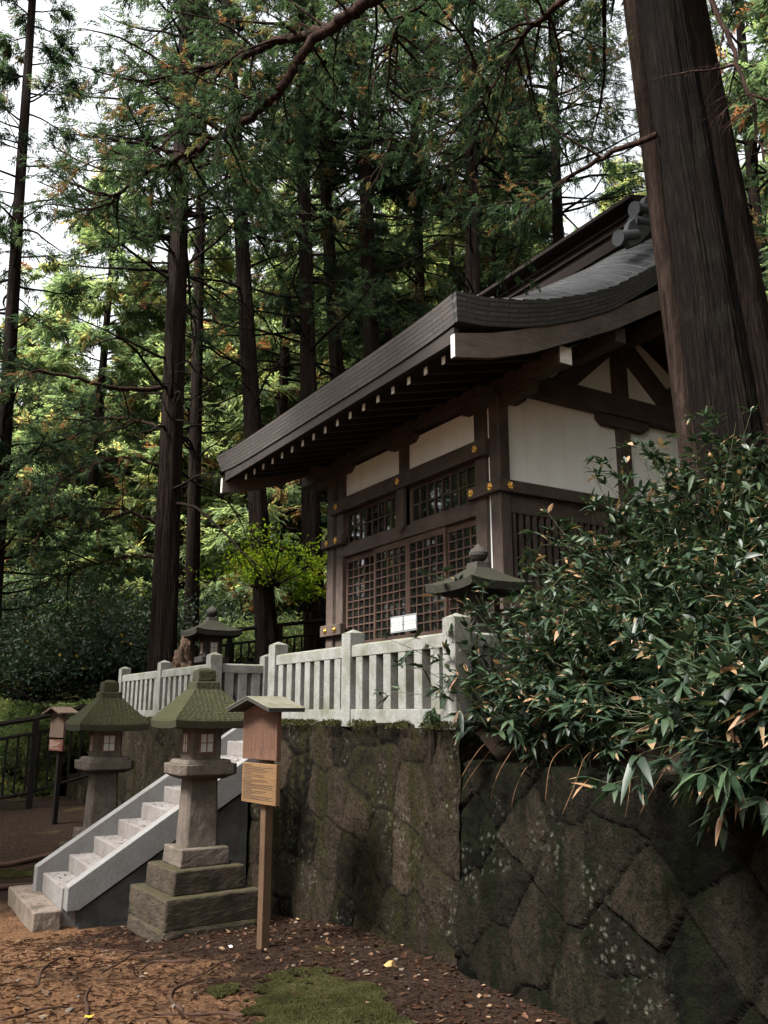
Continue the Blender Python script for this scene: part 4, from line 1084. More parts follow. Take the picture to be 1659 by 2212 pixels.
def px_tree(lo, hi, depth, wpx, H, zg=None, **k):
    a = np.array(at(*lo, depth)); b = np.array(at(*hi, depth)); A = (b - a) / (b[2] - a[2])
    gz = zg if zg is not None else float(up_z(a[0], a[1]) if a[0] > 4.2 else low_z(a[0], a[1]))
    base = a + A * (gz - a[2]); r0 = wpx / FPX * depth / 2 * 1.0
    return conifer(base=base, A=A, H=H, r0=r0 * (1.22 if wpx < 100 else .78), r1=r0 * (.5 if wpx < 100 else .42), **k)
TG = 'tall conifers behind the shrine'
px_tree((5, 1000), (62, 120), 17, 33, 21, zg=-1.0, name='cedar_tree', label='slim leaning conifer at the far left edge', cat='tree', z0=5, Rm=2.6, nb=75, seed=11, group=TG, keep=.75, detail=1.3, dead=16)
T1 = px_tree((352, 1400), (384, 560), 16.5, 48, 21, name='cedar_tree', label='straight dark trunk standing just behind the left granite fence', cat='tree', z0=8.8, Rm=3.4, nb=66, seed=12, group=TG, keep=.62, detail=1.2, dead=44)
px_tree((413, 1330), (431, 560), 21, 27, 22, name='cedar_tree', label='thinner trunk close behind the dark trunk by the left fence', cat='tree', z0=10, Rm=2.9, nb=52, seed=13, group=TG, keep=.6, dead=40)
px_tree((574, 1370), (520, 480), 19.5, 38, 22, name='cedar_tree', label='left leaning trunk rising past the far end of the roof eave', cat='tree', z0=11, Rm=3.2, nb=64, seed=14, group=TG, keep=.72, dead=34)
px_tree((679, 1330), (672, 1050), 20.5, 38, 21, name='cedar_tree', label='trunk seen under the eave beside the left door pillar', cat='tree', z0=7.5, Rm=3.0, nb=60, seed=15, group=TG, keep=.7)
px_tree((730, 850), (697, 300), 22.5, 34, 23, name='cedar_tree', label='trunk above the middle of the eave, left of the forked trunk', cat='tree', z0=12.5, Rm=3.4, nb=74, seed=16, group=TG, keep=.8, dead=26)
px_tree((803, 780), (786, 250), 21, 38, 23, name='cedar_tree', label='stout trunk above the eave with a side stem leaning right', cat='tree', z0=13.5, Rm=3.6, nb=80, seed=17, group=TG, keep=.85, dead=26)
px_tree((845, 750), (812, 560), 22.6, 20, 18, name='cedar_tree', label='thin leaning stem behind the stout trunk above the eave', cat='tree', z0=8, Rm=2.6, nb=50, seed=18, group=TG, keep=.8)
px_tree((1022, 640), (1015, 120), 21.5, 38, 23, name='cedar_tree', label='trunk rising behind the near end of the roof', cat='tree', z0=13.5, Rm=3.8, nb=84, dead=24, seed=19, group=TG, keep=.9, tint0=.3)
px_tree((1206, 560), (1192, 40), 25, 30, 25, name='cedar_tree', label='reddish trunk between the roof ridge and the big leaning tree', cat='tree', z0=13, Rm=3.8, nb=90, dead=20, seed=20, group=TG, keep=.9, tint0=.3, bark_=bark_red)
px_tree((1067, 600), (1062, 250), 27, 14, 22, name='cedar_tree', label='thin dark trunk behind the roof shoulder', cat='tree', z0=7, Rm=3.4, nb=90, seed=21, group=TG, keep=.9, tint0=.3)
px_tree((905, 560), (893, 100), 26, 26, 25, name='cedar_tree', label='shaded trunk half hidden by foliage above the eave middle', cat='tree', z0=7, Rm=3.8, nb=110, seed=27, group=TG, keep=.9, tint0=.32)
px_tree((1640, 560), (1600, 60), 19, 30, 22, name='cedar_tree', label='trunk at the right edge behind the big leaning trees', cat='tree', z0=5, Rm=3.8, nb=95, seed=22, group=TG, keep=.85, tint0=.3)
# three big trunks on the bank
NG = 'big trunks on the bank'
big = px_tree((1582, 1000), (1428, 10), 8.0, 182, 17, zg=2.6, name='cedar_tree', label='huge dark leaning trunk in front of the roof at the right', cat='tree', z0=9.2, Rm=4.2, nb=60, seed=23, group=NG, keep=.7, dead=0, bark_=bark_red, detail=1.6, flare=1.15, tint0=.3)
px_tree((1655, 900), (1492, 0), 9.8, 118, 18, zg=3.6, name='cedar_tree', label='greenish leaning trunk just right of the huge one', cat='tree', z0=9.5, Rm=4.2, nb=60, seed=24, group=NG, keep=.8, dead=3, bark_=bark_m, detail=1.2, flare=1.2, tint0=.3)
px_tree((1478, 880), (1380, 120), 9.2, 44, 17, zg=3.2, name='cedar_tree', label='paler trunk peeping out left of the huge one', cat='tree', z0=9.0, Rm=3.6, nb=50, seed=25, group=NG, keep=.75, dead=2, bark_=bark_pale, detail=1.2, tint0=.3)

# long overhanging limbs of the big tree
def limb(parent, pts, rad0, rad1, seed, dens=1.0, tw=1.5, name='limb', fol=True):
    r = np.random.RandomState(seed); P = np.array([tuple(at(*p)) for p in pts])
    # resample smoothly
    t = np.linspace(0, len(P) - 1, len(P) * 5); Q = np.stack([np.interp(t, np.arange(len(P)), P[:, i]) for i in range(3)], -1)
    for _ in range(7): Q[1:-1] = (Q[:-2] + 2 * Q[1:-1] + Q[2:]) / 4
    Q[1:-1] += .015 * r.randn(len(Q) - 2, 3)
    R = np.linspace(rad0, rad1, len(Q)); off = np.array(parent.location)
    V, F = tubes_np(Q[None], R[None], 10); Vs = [V]; Fs = [F]; nv = len(V)
    # side boughs
    n = int(12 * dens * len(P) / 4); idx = np.zeros(n, int); tt = r.uniform(.25, 1, n); p, d = interp_path(Q[None], idx, tt)
    side = unit(np.cross(d, np.array([0, 0, 1.]))) * np.where(r.rand(n) < .5, 1, -1)[:, None]
    L = tw * r.uniform(.5, 1.1, n)
    B = bent_path(r, n, 8, p, unit(d * .6 + side * .7 + r.randn(n, 3) * .35), L, .03, .16)
    bv, bf = tubes_np(B, (.006 + .010 * L)[:, None] * np.linspace(1, .25, 8)[None], 5); Vs.append(bv); Fs.append(bf + nv); nv += len(bv)
    T, LV, LF, tint = foliage(r, B, L, 13, 5, 9, .055, .0075, tw_len=.5, keep=.8, tstart=.1, tint0=.33, hang=.35)
    tv, tf = tubes_np(T, np.full((len(T), 1), .004) * np.linspace(1, .4, 4)[None], 3); Vs.append(tv); Fs.append(tf + nv)
    lo = np_mesh(name, np.concatenate(Vs), np.concatenate(Fs), limb_m, parent, smooth=True, off=off)
    if fol: np_mesh('foliage', LV, LF, leaf_m, lo, {'tint': ('FACE', tint)}, off=off)
limb(big, [(1330, -330, 8.0), (1100, -160, 8.2), (930, -60, 8.4), (800, 0, 8.6), (735, 48, 8.8), (690, 70, 9.0), (610, 83, 9.4), (560, 105, 9.7), (480, 140, 10.1), (400, 158, 10.4), (340, 175, 10.8), (295, 190, 11.2)], .10, .022, 41, 1.0, 1.6)
limb(big, [(735, 48, 8.8), (690, 72, 8.9), (640, 130, 9.0), (622, 175, 9.1), (580, 225, 9.2), (530, 262, 9.3), (480, 290, 9.5), (430, 320, 9.7), (390, 345, 9.9), (335, 360, 10.2), (300, 385, 10.5), (255, 420, 10.9), (220, 458, 11.3)], .065, .020, 42, 1.1, 1.5)
limb(big, [(1420, 290, 7.9), (1300, 340, 8.3), (1210, 395, 8.8), (1110, 470, 9.4)], .035, .010, 43, .6, 1.2)
limb(big, [(1290, -60, 7.9), (1180, 30, 8.4), (1130, 70, 8.8), (1060, 190, 9.2), (1010, 260, 9.6)], .045, .012, 44, 1.4, 1.6)
limb(big, [(1100, -160, 8.2), (1000, -40, 9.5), (860, 30, 10.5), (830, 160, 11), (850, 300, 11.5)], .04, .012, 45, 1.6, 1.8)
limb(big, [(1480, -120, 7.8), (1560, 60, 7.2), (1620, 200, 6.9), (1650, 350, 6.8)], .03, .010, 46, .5, 1.0, fol=False)

limb(T1, [(362, 838, 16.5), (300, 842, 16.2), (235, 838, 15.8), (150, 812, 15.4), (70, 800, 15.0), (-20, 775, 14.6)], .055, .018, 51, .25, 1.0)
limb(T1, [(352, 1010, 16.5), (280, 985, 16.2), (200, 1000, 15.9), (120, 1040, 15.6), (60, 1060, 15.4)], .035, .010, 52, 1.3, 1.6)
limb(T1, [(348, 1130, 16.5), (270, 1100, 16.3), (190, 1095, 16.1), (110, 1120, 15.9)], .035, .010, 53, 1.4, 1.5)
limb(T1, [(358, 930, 16.5), (300, 905, 16.8), (220, 900, 17.1), (150, 925, 17.4)], .03, .010, 54, 1.3, 1.6)
limb(T1, [(352, 1210, 16.5), (290, 1195, 16.7), (220, 1215, 17.0), (150, 1235, 17.3)], .03, .008, 55, 1.0, 1.4)
# ---------------- distant forest: a few kinds, copied with their parts
FG = 'distant forest trees'
FT = []
for i, (leaf_, tint, keep, lab) in enumerate(((leaf_lit, .55, .78, 'light green conifer'), (leaf_lit, .40, .78, 'bluish green conifer'), (leaf_lit, .22, .8, 'dark green conifer'), (leaf_lit, .56, .75, 'yellow green conifer'))):
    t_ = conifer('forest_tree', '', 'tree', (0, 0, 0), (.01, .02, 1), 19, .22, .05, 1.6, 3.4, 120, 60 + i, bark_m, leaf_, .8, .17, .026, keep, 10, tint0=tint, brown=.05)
    FT.append((t_, lab))
r = np.random.RandomState(99)
spots = []
for d, n, lo, hi in ((28, 8, -80, 1000), (33, 10, -120, 1250), (40, 12, -120, 1800), (50, 11, -150, 1850), (64, 11, -150, 1900), (82, 12, -150, 1900)):
    for k in range(n):
        px = lo + (hi - lo) * (k + r.uniform(.15, .85)) / n
        spots.append((px, d * r.uniform(.93, 1.07)))
# a few beyond the left edge of the view: they stand in the window glass and close the wood
side_sp = [(-7, 17), (-11, 24), (-16, 9), (-4, 22), (-14, 16), (-24, 12), (-18, 30), (-5, 29), (-9, 12), (-13, 20), (-8, 27), (-19, 15), (-15, 33), (-22, 27), (-6, 36), (-27, 20), (-12, 5), (-20, 4)]
SIDE = {0: 'left', 1: 'right'}
def side_word(px):
    return ('beyond the left picture edge' if px < 0 else 'behind the leaning left edge tree' if px < 160 else 'between the left edge tree and the dark trunk' if px < 330 else
            'behind the dark trunk by the fence' if px < 480 else 'behind the far tip of the eave' if px < 640 else 'above the middle of the eave' if px < 860 else
            'above the near roof corner' if px < 1080 else 'behind the roof ridge' if px < 1400 else 'beyond the huge leaning trunk')
def dist_word(d): return 'nearest row' if d < 31 else 'second row' if d < 37 else 'middle row' if d < 45 else 'rear row' if d < 56 else 'far row' if d < 72 else 'farthest row'
used = {}
def place_far(x, y, z, i, lab, s):
    t_, kind = FT[i % 4]
    if i < 4: o = t_
    else: o = copy_tree(t_)
    o.location = (x, y, z); o.rotation_euler = (0, 0, r.uniform(0, 6.28)); o.scale = (s * r.uniform(1.0, 1.25),) * 2 + (s * r.uniform(.9, 1.15),)
    l = f'{kind} {lab}'
    o['label'] = l; o['group'] = FG if l not in used else FG; used.setdefault(l, []).append(o)
    return o
i = 0
for px, d in spots:
    p = at(px, 1537, d); x, y = p.x, p.y
    z = float(up_z(x, y) if x > 4.2 else low_z(x, y)) - .3
    place_far(x, y, z, i, f'in the {dist_word(d)} {side_word(px)}', 1.0 if d < 37 else 1.15 if d < 60 else 1.35); i += 1
for x, y in side_sp:
    place_far(x, y, float(low_z(x, y)) - .2, i, 'of the wood beyond the left picture edge', 1.0); i += 1
for k, (x, y) in enumerate(((9.8, .2), (5.2, -5), (.5, -8.5), (10.5, -5), (-5, -9.5), (14, -1.5), (5, -12), (13.5, 3.0), (16, 7.5), (-2, -13))):  # unseen trees, added to cut sky light from behind the camera
    place_far(x, y, float(up_z(x, y)) if x > 4.2 else 0., i, 'of the unseen wood behind the viewpoint', .92); i += 1
for l, os_ in used.items():
    if len(os_) > 1:
        for o in os_: o['group'] = FG + ', ' + l.split(' conifer ')[0] + ' ones ' + l.split(' conifer ')[1]

# ---------------- bushes
def bush(name, label, cat, c, rx, ry, rz_, n, leafL, leafW, mat, seed, tint=(.15, .6), group=None, stems=8, rnd=1.0, shell=.45, yellow=.01):
    r = np.random.RandomState(seed); T = thing(name, label, cat, tuple(c), group=group)
    # clumps of leaves on arching twigs
    nc = max(30, n // 30); u = unit(r.randn(nc, 3)); u[:, 2] = np.abs(u[:, 2]) * 1.0 - .12; rr_ = (shell + (1 - shell) * r.rand(nc)) * (.8 + .35 * r.rand(nc))
    C = u * rr_[:, None] * np.array([rx, ry, rz_])
    li = r.randint(0, nc, n); sp = .16 * min(rx, 2) * rnd
    B = C[li] + r.randn(n, 3) * sp * np.array([1, 1, .6])
    D = unit(u[li] * .6 + r.randn(n, 3) * .7 + np.array([0, 0, -.1])); S = unit(np.cross(D, r.randn(n, 3)))
    V, F = kites(B, D, S, leafL * (.6 + .8 * r.rand(n)), leafW * (.6 + .8 * r.rand(n)), .1)
    tt = np.clip(tint[0] + (tint[1] - tint[0]) * (r.rand(nc)[li] * .6 + r.rand(n) * .4), 0, .9); tt[r.rand(n) < yellow] = 1
    np_mesh('leaves', V, F, mat, T, {'tint': ('FACE', tt)})
    k = r.randint(0, nc, stems * 6); P = bent_path(r, stems * 6, 6, np.array([0, 0, -.3])[None] + r.randn(stems * 6, 3) * np.array([.12 * rx, .12 * ry, .02]), unit(C[k] + np.array([0, 0, .4])), np.linalg.norm(C[k], axis=1) * 1.1 + .3, .0, .08)
    tv, tf = tubes_np(P, np.full((stems * 6, 1), .014) * np.linspace(1.6, .3, 6)[None], 5)
    np_mesh('stems', tv, tf, bark_m, T, smooth=True)
    return T
BG = 'dark evergreen bushes left of the fence'
for k, (px, py, d, rx, rz_, lab) in enumerate(((70, 1480, 19.5, 1.9, 1.9, 'dark evergreen bush at the left edge above the railing'), (205, 1440, 19, 1.8, 1.9, 'dark evergreen bush just left of the granite fence'),
        (300, 1400, 20.5, 1.7, 1.6, 'dark evergreen bush touching the dark trunk by the fence'), (470, 1370, 24, 1.9, 1.4, 'dark evergreen bush between the two trunks behind the far terrace lantern'),
        (-30, 1380, 23, 2.0, 2.2, 'dark evergreen bush beyond the left edge'), (130, 1330, 24, 2.1, 1.8, 'tall dark evergreen bush behind the left edge bushes'))):
    p = at(px, py, d)
    bush('evergreen_bush', lab, 'bush', p, rx, rx, rz_, 10500, .085, .024, bush_m, 200 + k, (.05, .85), BG, yellow=.012, shell=.25, rnd=.8, stems=14)
for k, (px, py, d, rx, rz_, n, lab) in enumerate(((580, 1240, 19.2, 1.5, 1.5, 2300, 'yellow green maple sapling at the foot of the leaning trunk'), (668, 1290, 19.5, .6, 1.1, 800, 'yellow green bush behind the iron railing beside the door pillar'))):
    bush('maple_bush', lab, 'bush', at(px, py, d), rx, rx, rz_, n, .085, .028, maple_m, 230 + k, (0, .9), 'yellow green bushes by the railing', stems=4, shell=.1, rnd=.75)
for k, (px, py, d, lab) in enumerate(((30, 1640, 20.5, 'bright green undergrowth clump behind the left railing'), (130, 1600, 21, 'bright green clump right behind the weathered sign'), (250, 1560, 22, 'bright green clump behind the far yard lantern'), (60, 1545, 25, 'bright green clump above the left railing'), (600, 1400, 22.5, 'green clump behind the terrace railing'), (540, 1405, 22, 'green clump behind the railing by the far terrace lantern'))):
    bush('undergrowth_bush', lab, 'bush', at(px, py, d), 1.2, 1.2, .75, 5000, .16, .02, leaf_lit, 250 + k, (.4, .85), 'bright undergrowth behind the railings', stems=4, shell=.2)
# distant understorey, a mass no one could count
r = np.random.RandomState(5); n = 130000
cl = 420; px = r.uniform(-200, 1900, cl); dd = r.uniform(26, 60, cl)
CC = np.array([tuple(at(a, 1537, b)) for a, b in zip(px, dd)]); CC[:, 2] = np.where(CC[:, 0] > 4.2, up_z(CC[:, 0], CC[:, 1]), low_z(CC[:, 0], CC[:, 1])) + r.uniform(.2, 2.6, cl)
li = r.randint(0, cl, n); B = CC[li] + r.randn(n, 3) * np.array([1.1, 1.1, .8]); D = unit(r.randn(n, 3)); S = unit(np.cross(D, r.randn(n, 3)))
V, F = kites(B, D, S, .22 * (.6 + .8 * r.rand(n)), .05 * (.6 + .8 * r.rand(n)))
u_ = np_mesh('forest_undergrowth', V, F, leaf_lit, None, {'tint': ('FACE', np.clip(r.rand(cl)[li] * .5 + .25 + .15 * r.rand(n), 0, .9))})
tag(u_, 'leafy undergrowth filling the far wood', 'undergrowth', kind='stuff')

# ---------------- bamboo grass on the bank
def lance(B, D, U, L, Wd, curl, r):
    """long pointed leaves of three lengthwise pieces, folded at the midrib; returns V,F,tip flags"""
    n = len(B); S = unit(np.cross(D, U)); N_ = unit(np.cross(S, D))
    ts = np.array([0, .28, .62, .86, 1.0]); ws = np.array([.12, 1, .85, .38, 0.02])
    Vs = []
    for t, w in zip(ts, ws):
        c = B + D * (L * t)[:, None]; c = c + np.array([0, 0, -1.])[None] * (curl * L * t * t)[:, None]
        for s_, f in ((-1, .22), (0, 0), (1, .22)):
            Vs.append(c + S * (s_ * w * Wd)[:, None] + N_ * (f * w * Wd)[:, None])
    V = np.stack(Vs, 1).reshape(-1, 3); base = np.arange(n)[:, None] * 15
    F = []; tip = []
    for k in range(4):
        for s_ in range(2):
            a = base + k * 3 + s_; F.append(np.concatenate([a, a + 1, a + 4, a + 3], 1)); tip.append(np.full(n, k))
    return V, np.stack(F, 1).reshape(-1, 4), np.stack(tip, 1).reshape(-1)
def bamboo(name, label, roots, dirs, L, seed, fans=6, leaves=7, lw=.0165, ll=.128, kind='stuff', drywt=.16):
    r = np.random.RandomState(seed); N = len(roots)
    P = bent_path(r, N, 10, roots, dirs, L, .085, .07)
    sv, sf = tubes_np(P, (np.full((N, 1), .0035)) * np.linspace(1.2, .5, 10)[None], 5)
    idx = np.repeat(np.arange(N), fans); t = np.tile(np.linspace(.42, 1, fans), N); t = np.clip(t + r.uniform(-.07, .07, len(t)), 0, .999)
    p, d = interp_path(P, idx, t)
    # short side twigs carry the fans
    sd = unit(d * .6 + r.randn(len(idx), 3) * .6 + np.array([0, 0, .15])); sl = r.uniform(.04, .16, len(idx)) * (t < .97)
    q = p + sd * sl[:, None]; tw = np.stack([p, p + sd * sl[:, None] * .5, q], 1)
    tv, tf = tubes_np(tw, np.full((len(tw), 3), .002), 3)
    li = np.repeat(np.arange(len(idx)), leaves)
    ax_ = unit(sd[li] + d[li] * .5); rnd = r.randn(len(li), 3); rnd[:, 2] *= .5
    D = unit(ax_ * .8 + rnd * .62 + np.array([0, 0, -.12])); U = unit(np.array([0, 0, 1.]) + r.randn(len(li), 3) * .35)
    dead = (r.rand(len(li)) < .045); dry = r.rand(len(li)) < drywt
    Ll = ll * r.uniform(.45, 1.35, len(li)); V, F, tip = lance(q[li], D, U, Ll, lw * r.uniform(.7, 1.3, len(li)), r.uniform(.05, .45, len(li)), r)
    base = np.clip(.35 + .22 * r.randn(len(li)) , 0, .74); t_ = np.repeat(base, 8)
    dr = np.repeat(dry, 8) & (tip >= 3); t_ = np.where(dr, .95, t_); t_ = np.where(np.repeat(dry & (r.rand(len(li)) < .35), 8) & (tip >= 2), .86, t_)
    t_ = np.where(np.repeat(dead, 8), .97, t_)
    V = np.concatenate([sv, tv, V]); n1 = len(sv); n2 = n1 + len(tv)
    me_f = np.concatenate([sf, tf + n1, F + n2]); tint = np.concatenate([np.full(len(sf) + len(tf), .80), t_])
    o = np_mesh(name, V, me_f, bamboo_m, None, {'tint': ('FACE', tint)})
    return tag(o, label, 'bamboo grass', kind=kind)
r = np.random.RandomState(77)
def bank_z(x, y): return up_z(x, y)
N = 1120
x = 4.42 + 3.4 * r.rand(N) ** 1.1; y = r.uniform(.8, 5.45, N)
x[260:340] = r.uniform(4.22, 4.7, 80); y[260:340] = r.uniform(4.0, 5.1, 80); x[340:420] = r.uniform(4.3, 5.2, 80); y[340:420] = r.uniform(1.0, 4.8, 80); x[:150] = r.uniform(4.6, 5.8, 150); y[:150] = r.uniform(3.6, 5.4, 150); x[150:260] = r.uniform(5.8, 7.0, 110); y[150:260] = r.uniform(4.6, 6.4, 110)
z = np.zeros(N)
L = r.uniform(.45, 1.2, N) * (.72 + .28 * np.clip((x - 4.4) / .8, 0, 1)) * (1 + .12 * (x - 4.2)); L[150:260] *= 1.35; x[860:1060] = r.uniform(5.7, 7.4, 200); y[860:1060] = r.uniform(4.6, 5.9, 200); L[860:1060] = r.uniform(1.1, 1.9, 200)
roots = np.stack([x, y, up_z(x, y) - .03], -1)
dirs = unit(np.stack([r.normal(-.22, .30, N), r.normal(-.02, .30, N), np.full(N, 1.)], -1)); dirs[860:1060, :2] *= .5
bamboo('bamboo_grass', 'thicket of dark green bamboo grass with withered leaf tips covering the bank', roots, dirs, L, 5)
# low fringe hanging over the wall
N = 60; roots = np.stack([r.uniform(4.12, 4.5, N), r.uniform(.9, 2.9, N), np.full(N, 1.45)], -1)
dirs = unit(np.stack([r.normal(-.55, .25, N), r.normal(0, .35, N), r.uniform(.15, .8, N)], -1))
bamboo('bamboo_fringe', 'bamboo grass fringe drooping over the dark lower wall', roots, dirs, r.uniform(.3, .6, N), 6, fans=3, leaves=5)
# right margin, close to the camera
N = 230; roots = np.stack([r.uniform(3.4, 5.0, N), r.uniform(1.15, 3.0, N), np.zeros(N)], -1); roots[:, 2] = np.where(roots[:, 0] < 4.15, 1.45, up_z(roots[:, 0], roots[:, 1]))
roots[:, 0] = np.maximum(roots[:, 0], 4.08)
dirs = unit(np.stack([r.normal(-.45, .25, N), r.normal(.1, .3, N), r.uniform(.2, 1., N)], -1))
bamboo('bamboo_margin', 'nearest bamboo grass spilling down at the right edge', roots, dirs, r.uniform(.5, 1.15, N), 7, fans=6, leaves=7, ll=.138, lw=.018)
# sprays that reach across the fence
N = 20; roots = np.stack([r.uniform(4.2, 4.7, N), r.uniform(4.95, 5.42, N), np.full(N, 1.6)], -1)
dirs = unit(np.stack([r.uniform(-.7, -.15, N), r.uniform(.0, .75, N), r.uniform(.7, 1.6, N)], -1))
bamboo('bamboo_spray', 'thin leafy bamboo sprays crossing the corner post of the fence', roots, dirs, r.uniform(.7, 1.55, N), 8, fans=6, leaves=5, lw=.013, ll=.11)
# dry rhizomes hanging down the wall top, each a thing
for k, (px, py) in enumerate(((1060, 1655), (1078, 1600), (1150, 1600), (1178, 1660), (1330, 1600), (1240, 1640), (1410, 1640), (1000, 1590))):
    a = Vector((4.10 + .1 * random.random(), 0, 1.52)); 
    yy = {0: 5.15, 1: 5.0, 2: 4.62, 3: 4.48, 4: 3.8, 5: 4.2, 6: 3.5, 7: 5.36}[k]
    rr = random.Random(k); q = rr.uniform(-.12, .12)
    pts = [(4.22 - .34 * t + .02 * math.sin(t * 5 + k), yy + q * t + .02 * math.sin(t * 7 + k), 1.56 + .10 * t - .42 * t * t - .03 * (k % 3) * t) for t in [i / 10 for i in range(11)]]
    mb = MB(); mb.tube(pts, [.0045 - .0025 * i / 10 for i in range(11)], 6); o = obj('dry_rhizome', mb, simple('dry_straw', (.10, .055, .028), .8, 0, .1, .3) if k == 0 else bpy.data.materials['dry_straw'], smooth=True)
    tag(o, ('tan dry rhizome hanging over the dark wall, ' + ['nearest the granite corner post', 'second from the corner post', 'third from the corner post', 'fourth from the corner post', 'sixth from the corner post', 'fifth from the corner post', 'farthest from the corner post', 'right under the corner post'][k]), 'root', 'dry rhizomes hanging over the wall')

# ---------------- things on the ground
def gz(x, y): return fine_low(np.asarray(x, float), np.asarray(y, float))
r = np.random.RandomState(31)
n = 9000
x = r.uniform(-1.2, 3.95, n); y = r.uniform(3.1, 9.2, n)
w = np.clip(.10 + .35 * sstep(1.2, 3.6, x + 1.3 * (fbm(x, y, 1.3, 3, 8) - .5)), 0, 1); k_ = r.rand(n) < w * 1.6; x = x[k_]; y = y[k_]; n = len(x)
B = np.stack([x, y, gz(x, y) + r.uniform(.003, .014, n)], -1); a = r.rand(n) * 6.28
D = unit(np.stack([np.cos(a), np.sin(a), r.uniform(-.12, .35, n)], -1)); S = unit(np.cross(D, np.array([0, 0, 1.]) + .45 * r.randn(n, 3)))
V, F = kites(B, D, S, .030 + .05 * r.rand(n) ** 2, .005 + .013 * r.rand(n))
o = np_mesh('fallen_leaves', V, F, dead_leaf, None, {'tint': ('FACE', r.rand(n) ** 1.6)}); tag(o, 'brown fallen leaves scattered over the ground', 'leaf litter', kind='stuff')
n = 420; x = r.uniform(-1.0, 3.95, n); y = r.uniform(3.1, 9.0, n); kk = r.rand(n) < (.25 + .75 * sstep(1.5, 3.7, x)); x, y = x[kk], y[kk]; n = len(x); a = r.rand(n) * 6.28
B = np.stack([x, y, gz(x, y) + .010], -1); D = unit(np.stack([np.cos(a), np.sin(a), r.uniform(-.1, .35, n)], -1)); U = unit(np.array([0, 0, 1.]) + .5 * r.randn(n, 3))
V, F, tip_ = lance(B, D, U, r.uniform(.04, .085, n), r.uniform(.010, .019, n), r.uniform(-.3, .3, n), r)
o = np_mesh('broad_fallen_leaves', V, F, dead_leaf, None, {'tint': ('FACE', np.repeat(.15 + .8 * r.rand(n) ** 1.5, 8))}); tag(o, 'larger curled brown leaves lying by the wall', 'leaf litter', kind='stuff')
# needles and twigs
n = 6500; x = r.uniform(-1.2, 3.95, n); y = r.uniform(3.1, 9.2, n); a = r.rand(n) * 6.28; L = r.uniform(.02, .11, n)
z = gz(x, y) + .004; P = np.stack([np.stack([x, y, z], -1), np.stack([x + np.cos(a) * L * .5 + .006 * r.randn(n), y + np.sin(a) * L * .5, z + .004], -1), np.stack([x + np.cos(a) * L, y + np.sin(a) * L, gz(x + np.cos(a) * L, y + np.sin(a) * L) + .004], -1)], 1)
V, F = tubes_np(P, np.full((n, 3), .0016) * (1 + r.rand(n, 1)), 4)
o = np_mesh('twig_litter', V, F, dead_leaf, None, {'tint': ('FACE', np.repeat(r.rand(n) * .5, 8))}); tag(o, 'fine twigs and needles strewn over the ground', 'twig litter', kind='stuff')
# gravel
bm = bmesh.new(); bmesh.ops.create_icosphere(bm, subdivisions=1, radius=1); ico_v = np.array([tuple(v.co) for v in bm.verts]); ico_f = np.array([[v.index for v in f.verts] for f in bm.faces]); bm.free()
n = 520; x = -1.2 + 5.1 * r.rand(n) ** 1.3; y = r.uniform(3.1, 8.6, n); s = .004 + .016 * r.rand(n) ** 3
c = np.stack([x, y, gz(x, y) + s * .2], -1); V = (c[:, None] + ico_v[None] * s[:, None, None] * np.array([1.2, .9, .6]) * (1 + .25 * r.randn(n, 12, 1) * .6)).reshape(-1, 3); F = (np.arange(n)[:, None, None] * 12 + ico_f[None]).reshape(-1, 3)
o = np_mesh('gravel', V, F, pebble_mat, None); tag(o, 'small pale gravel bits in the soil', 'gravel', kind='stuff')
# litter lying on the steps
n = 230; k_ = r.randint(-1, 9, n); x = np.where(k_ < 0, r.uniform(1.79, 2.0, n), SX0 + k_ * RUN + r.uniform(.02, .24, n)); y = np.where(k_ < 0, r.uniform(9.4, 10.85, n), r.uniform(9.5, 10.4, n)); z = np.where(k_ < 0, -.091, SZ + k_ * RISE + .002)
a = r.rand(n) * 6.28; B = np.stack([x, y, z], -1); D = unit(np.stack([np.cos(a), np.sin(a), r.uniform(.0, .15, n)], -1)); S = unit(np.cross(D, np.array([0, 0, 1.]) + .2 * r.randn(n, 3)))
V, F = kites(B, D, S, .02 + .05 * r.rand(n), .003 + .007 * r.rand(n))
o = np_mesh('step_litter', V, F, dead_leaf, None, {'tint': ('FACE', r.rand(n) * .5)}); tag(o, 'brown leaf scraps lying on the granite steps', 'leaf litter', kind='stuff')
# exposed roots
rootm = simple('root_bark', (0.048, 0.0248, 0.0168), .85, 0, .2, .45, .9)
RL = [([(80, 2130), (88, 2098), (115, 2075), (140, 2068)], .013, 'pale curved root lying in the sand at the left'),
      ([(185, 2212), (190, 2180), (182, 2155), (200, 2128)], .015, 'hooked root at the bottom left beside the yellow leaf'),
      ([(420, 2075), (375, 2082), (330, 2078), (300, 2098)], .017, 'thick root ridge in the sand below the near lantern'),
      ([(395, 2185), (365, 2160), (372, 2140), (400, 2125), (440, 2110)], .018, 'forked root at the bottom centre of the sand'),
      ([(540, 2195), (480, 2188), (420, 2196), (340, 2192), (290, 2205)], .014, 'long root along the bottom edge of the picture'),
      ([(215, 2105), (250, 2085), (290, 2060), (340, 2048)], .009, 'thin root running toward the lantern base'),
      ([(0, 2205), (60, 2190), (110, 2178), (150, 2172)], .010, 'thin straight root at the bottom left corner'),
      ([(120, 2045), (200, 2048), (290, 2056), (360, 2064)], .009, 'thin dark root below the bottom step'),
      ([(500, 2070), (460, 2090), (440, 2105), (400, 2118)], .010, 'slender root between the lantern and the moss'),
      ([(640, 2150), (700, 2158), (760, 2150), (800, 2162)], .012, 'dark root crossing the moss patch'),]
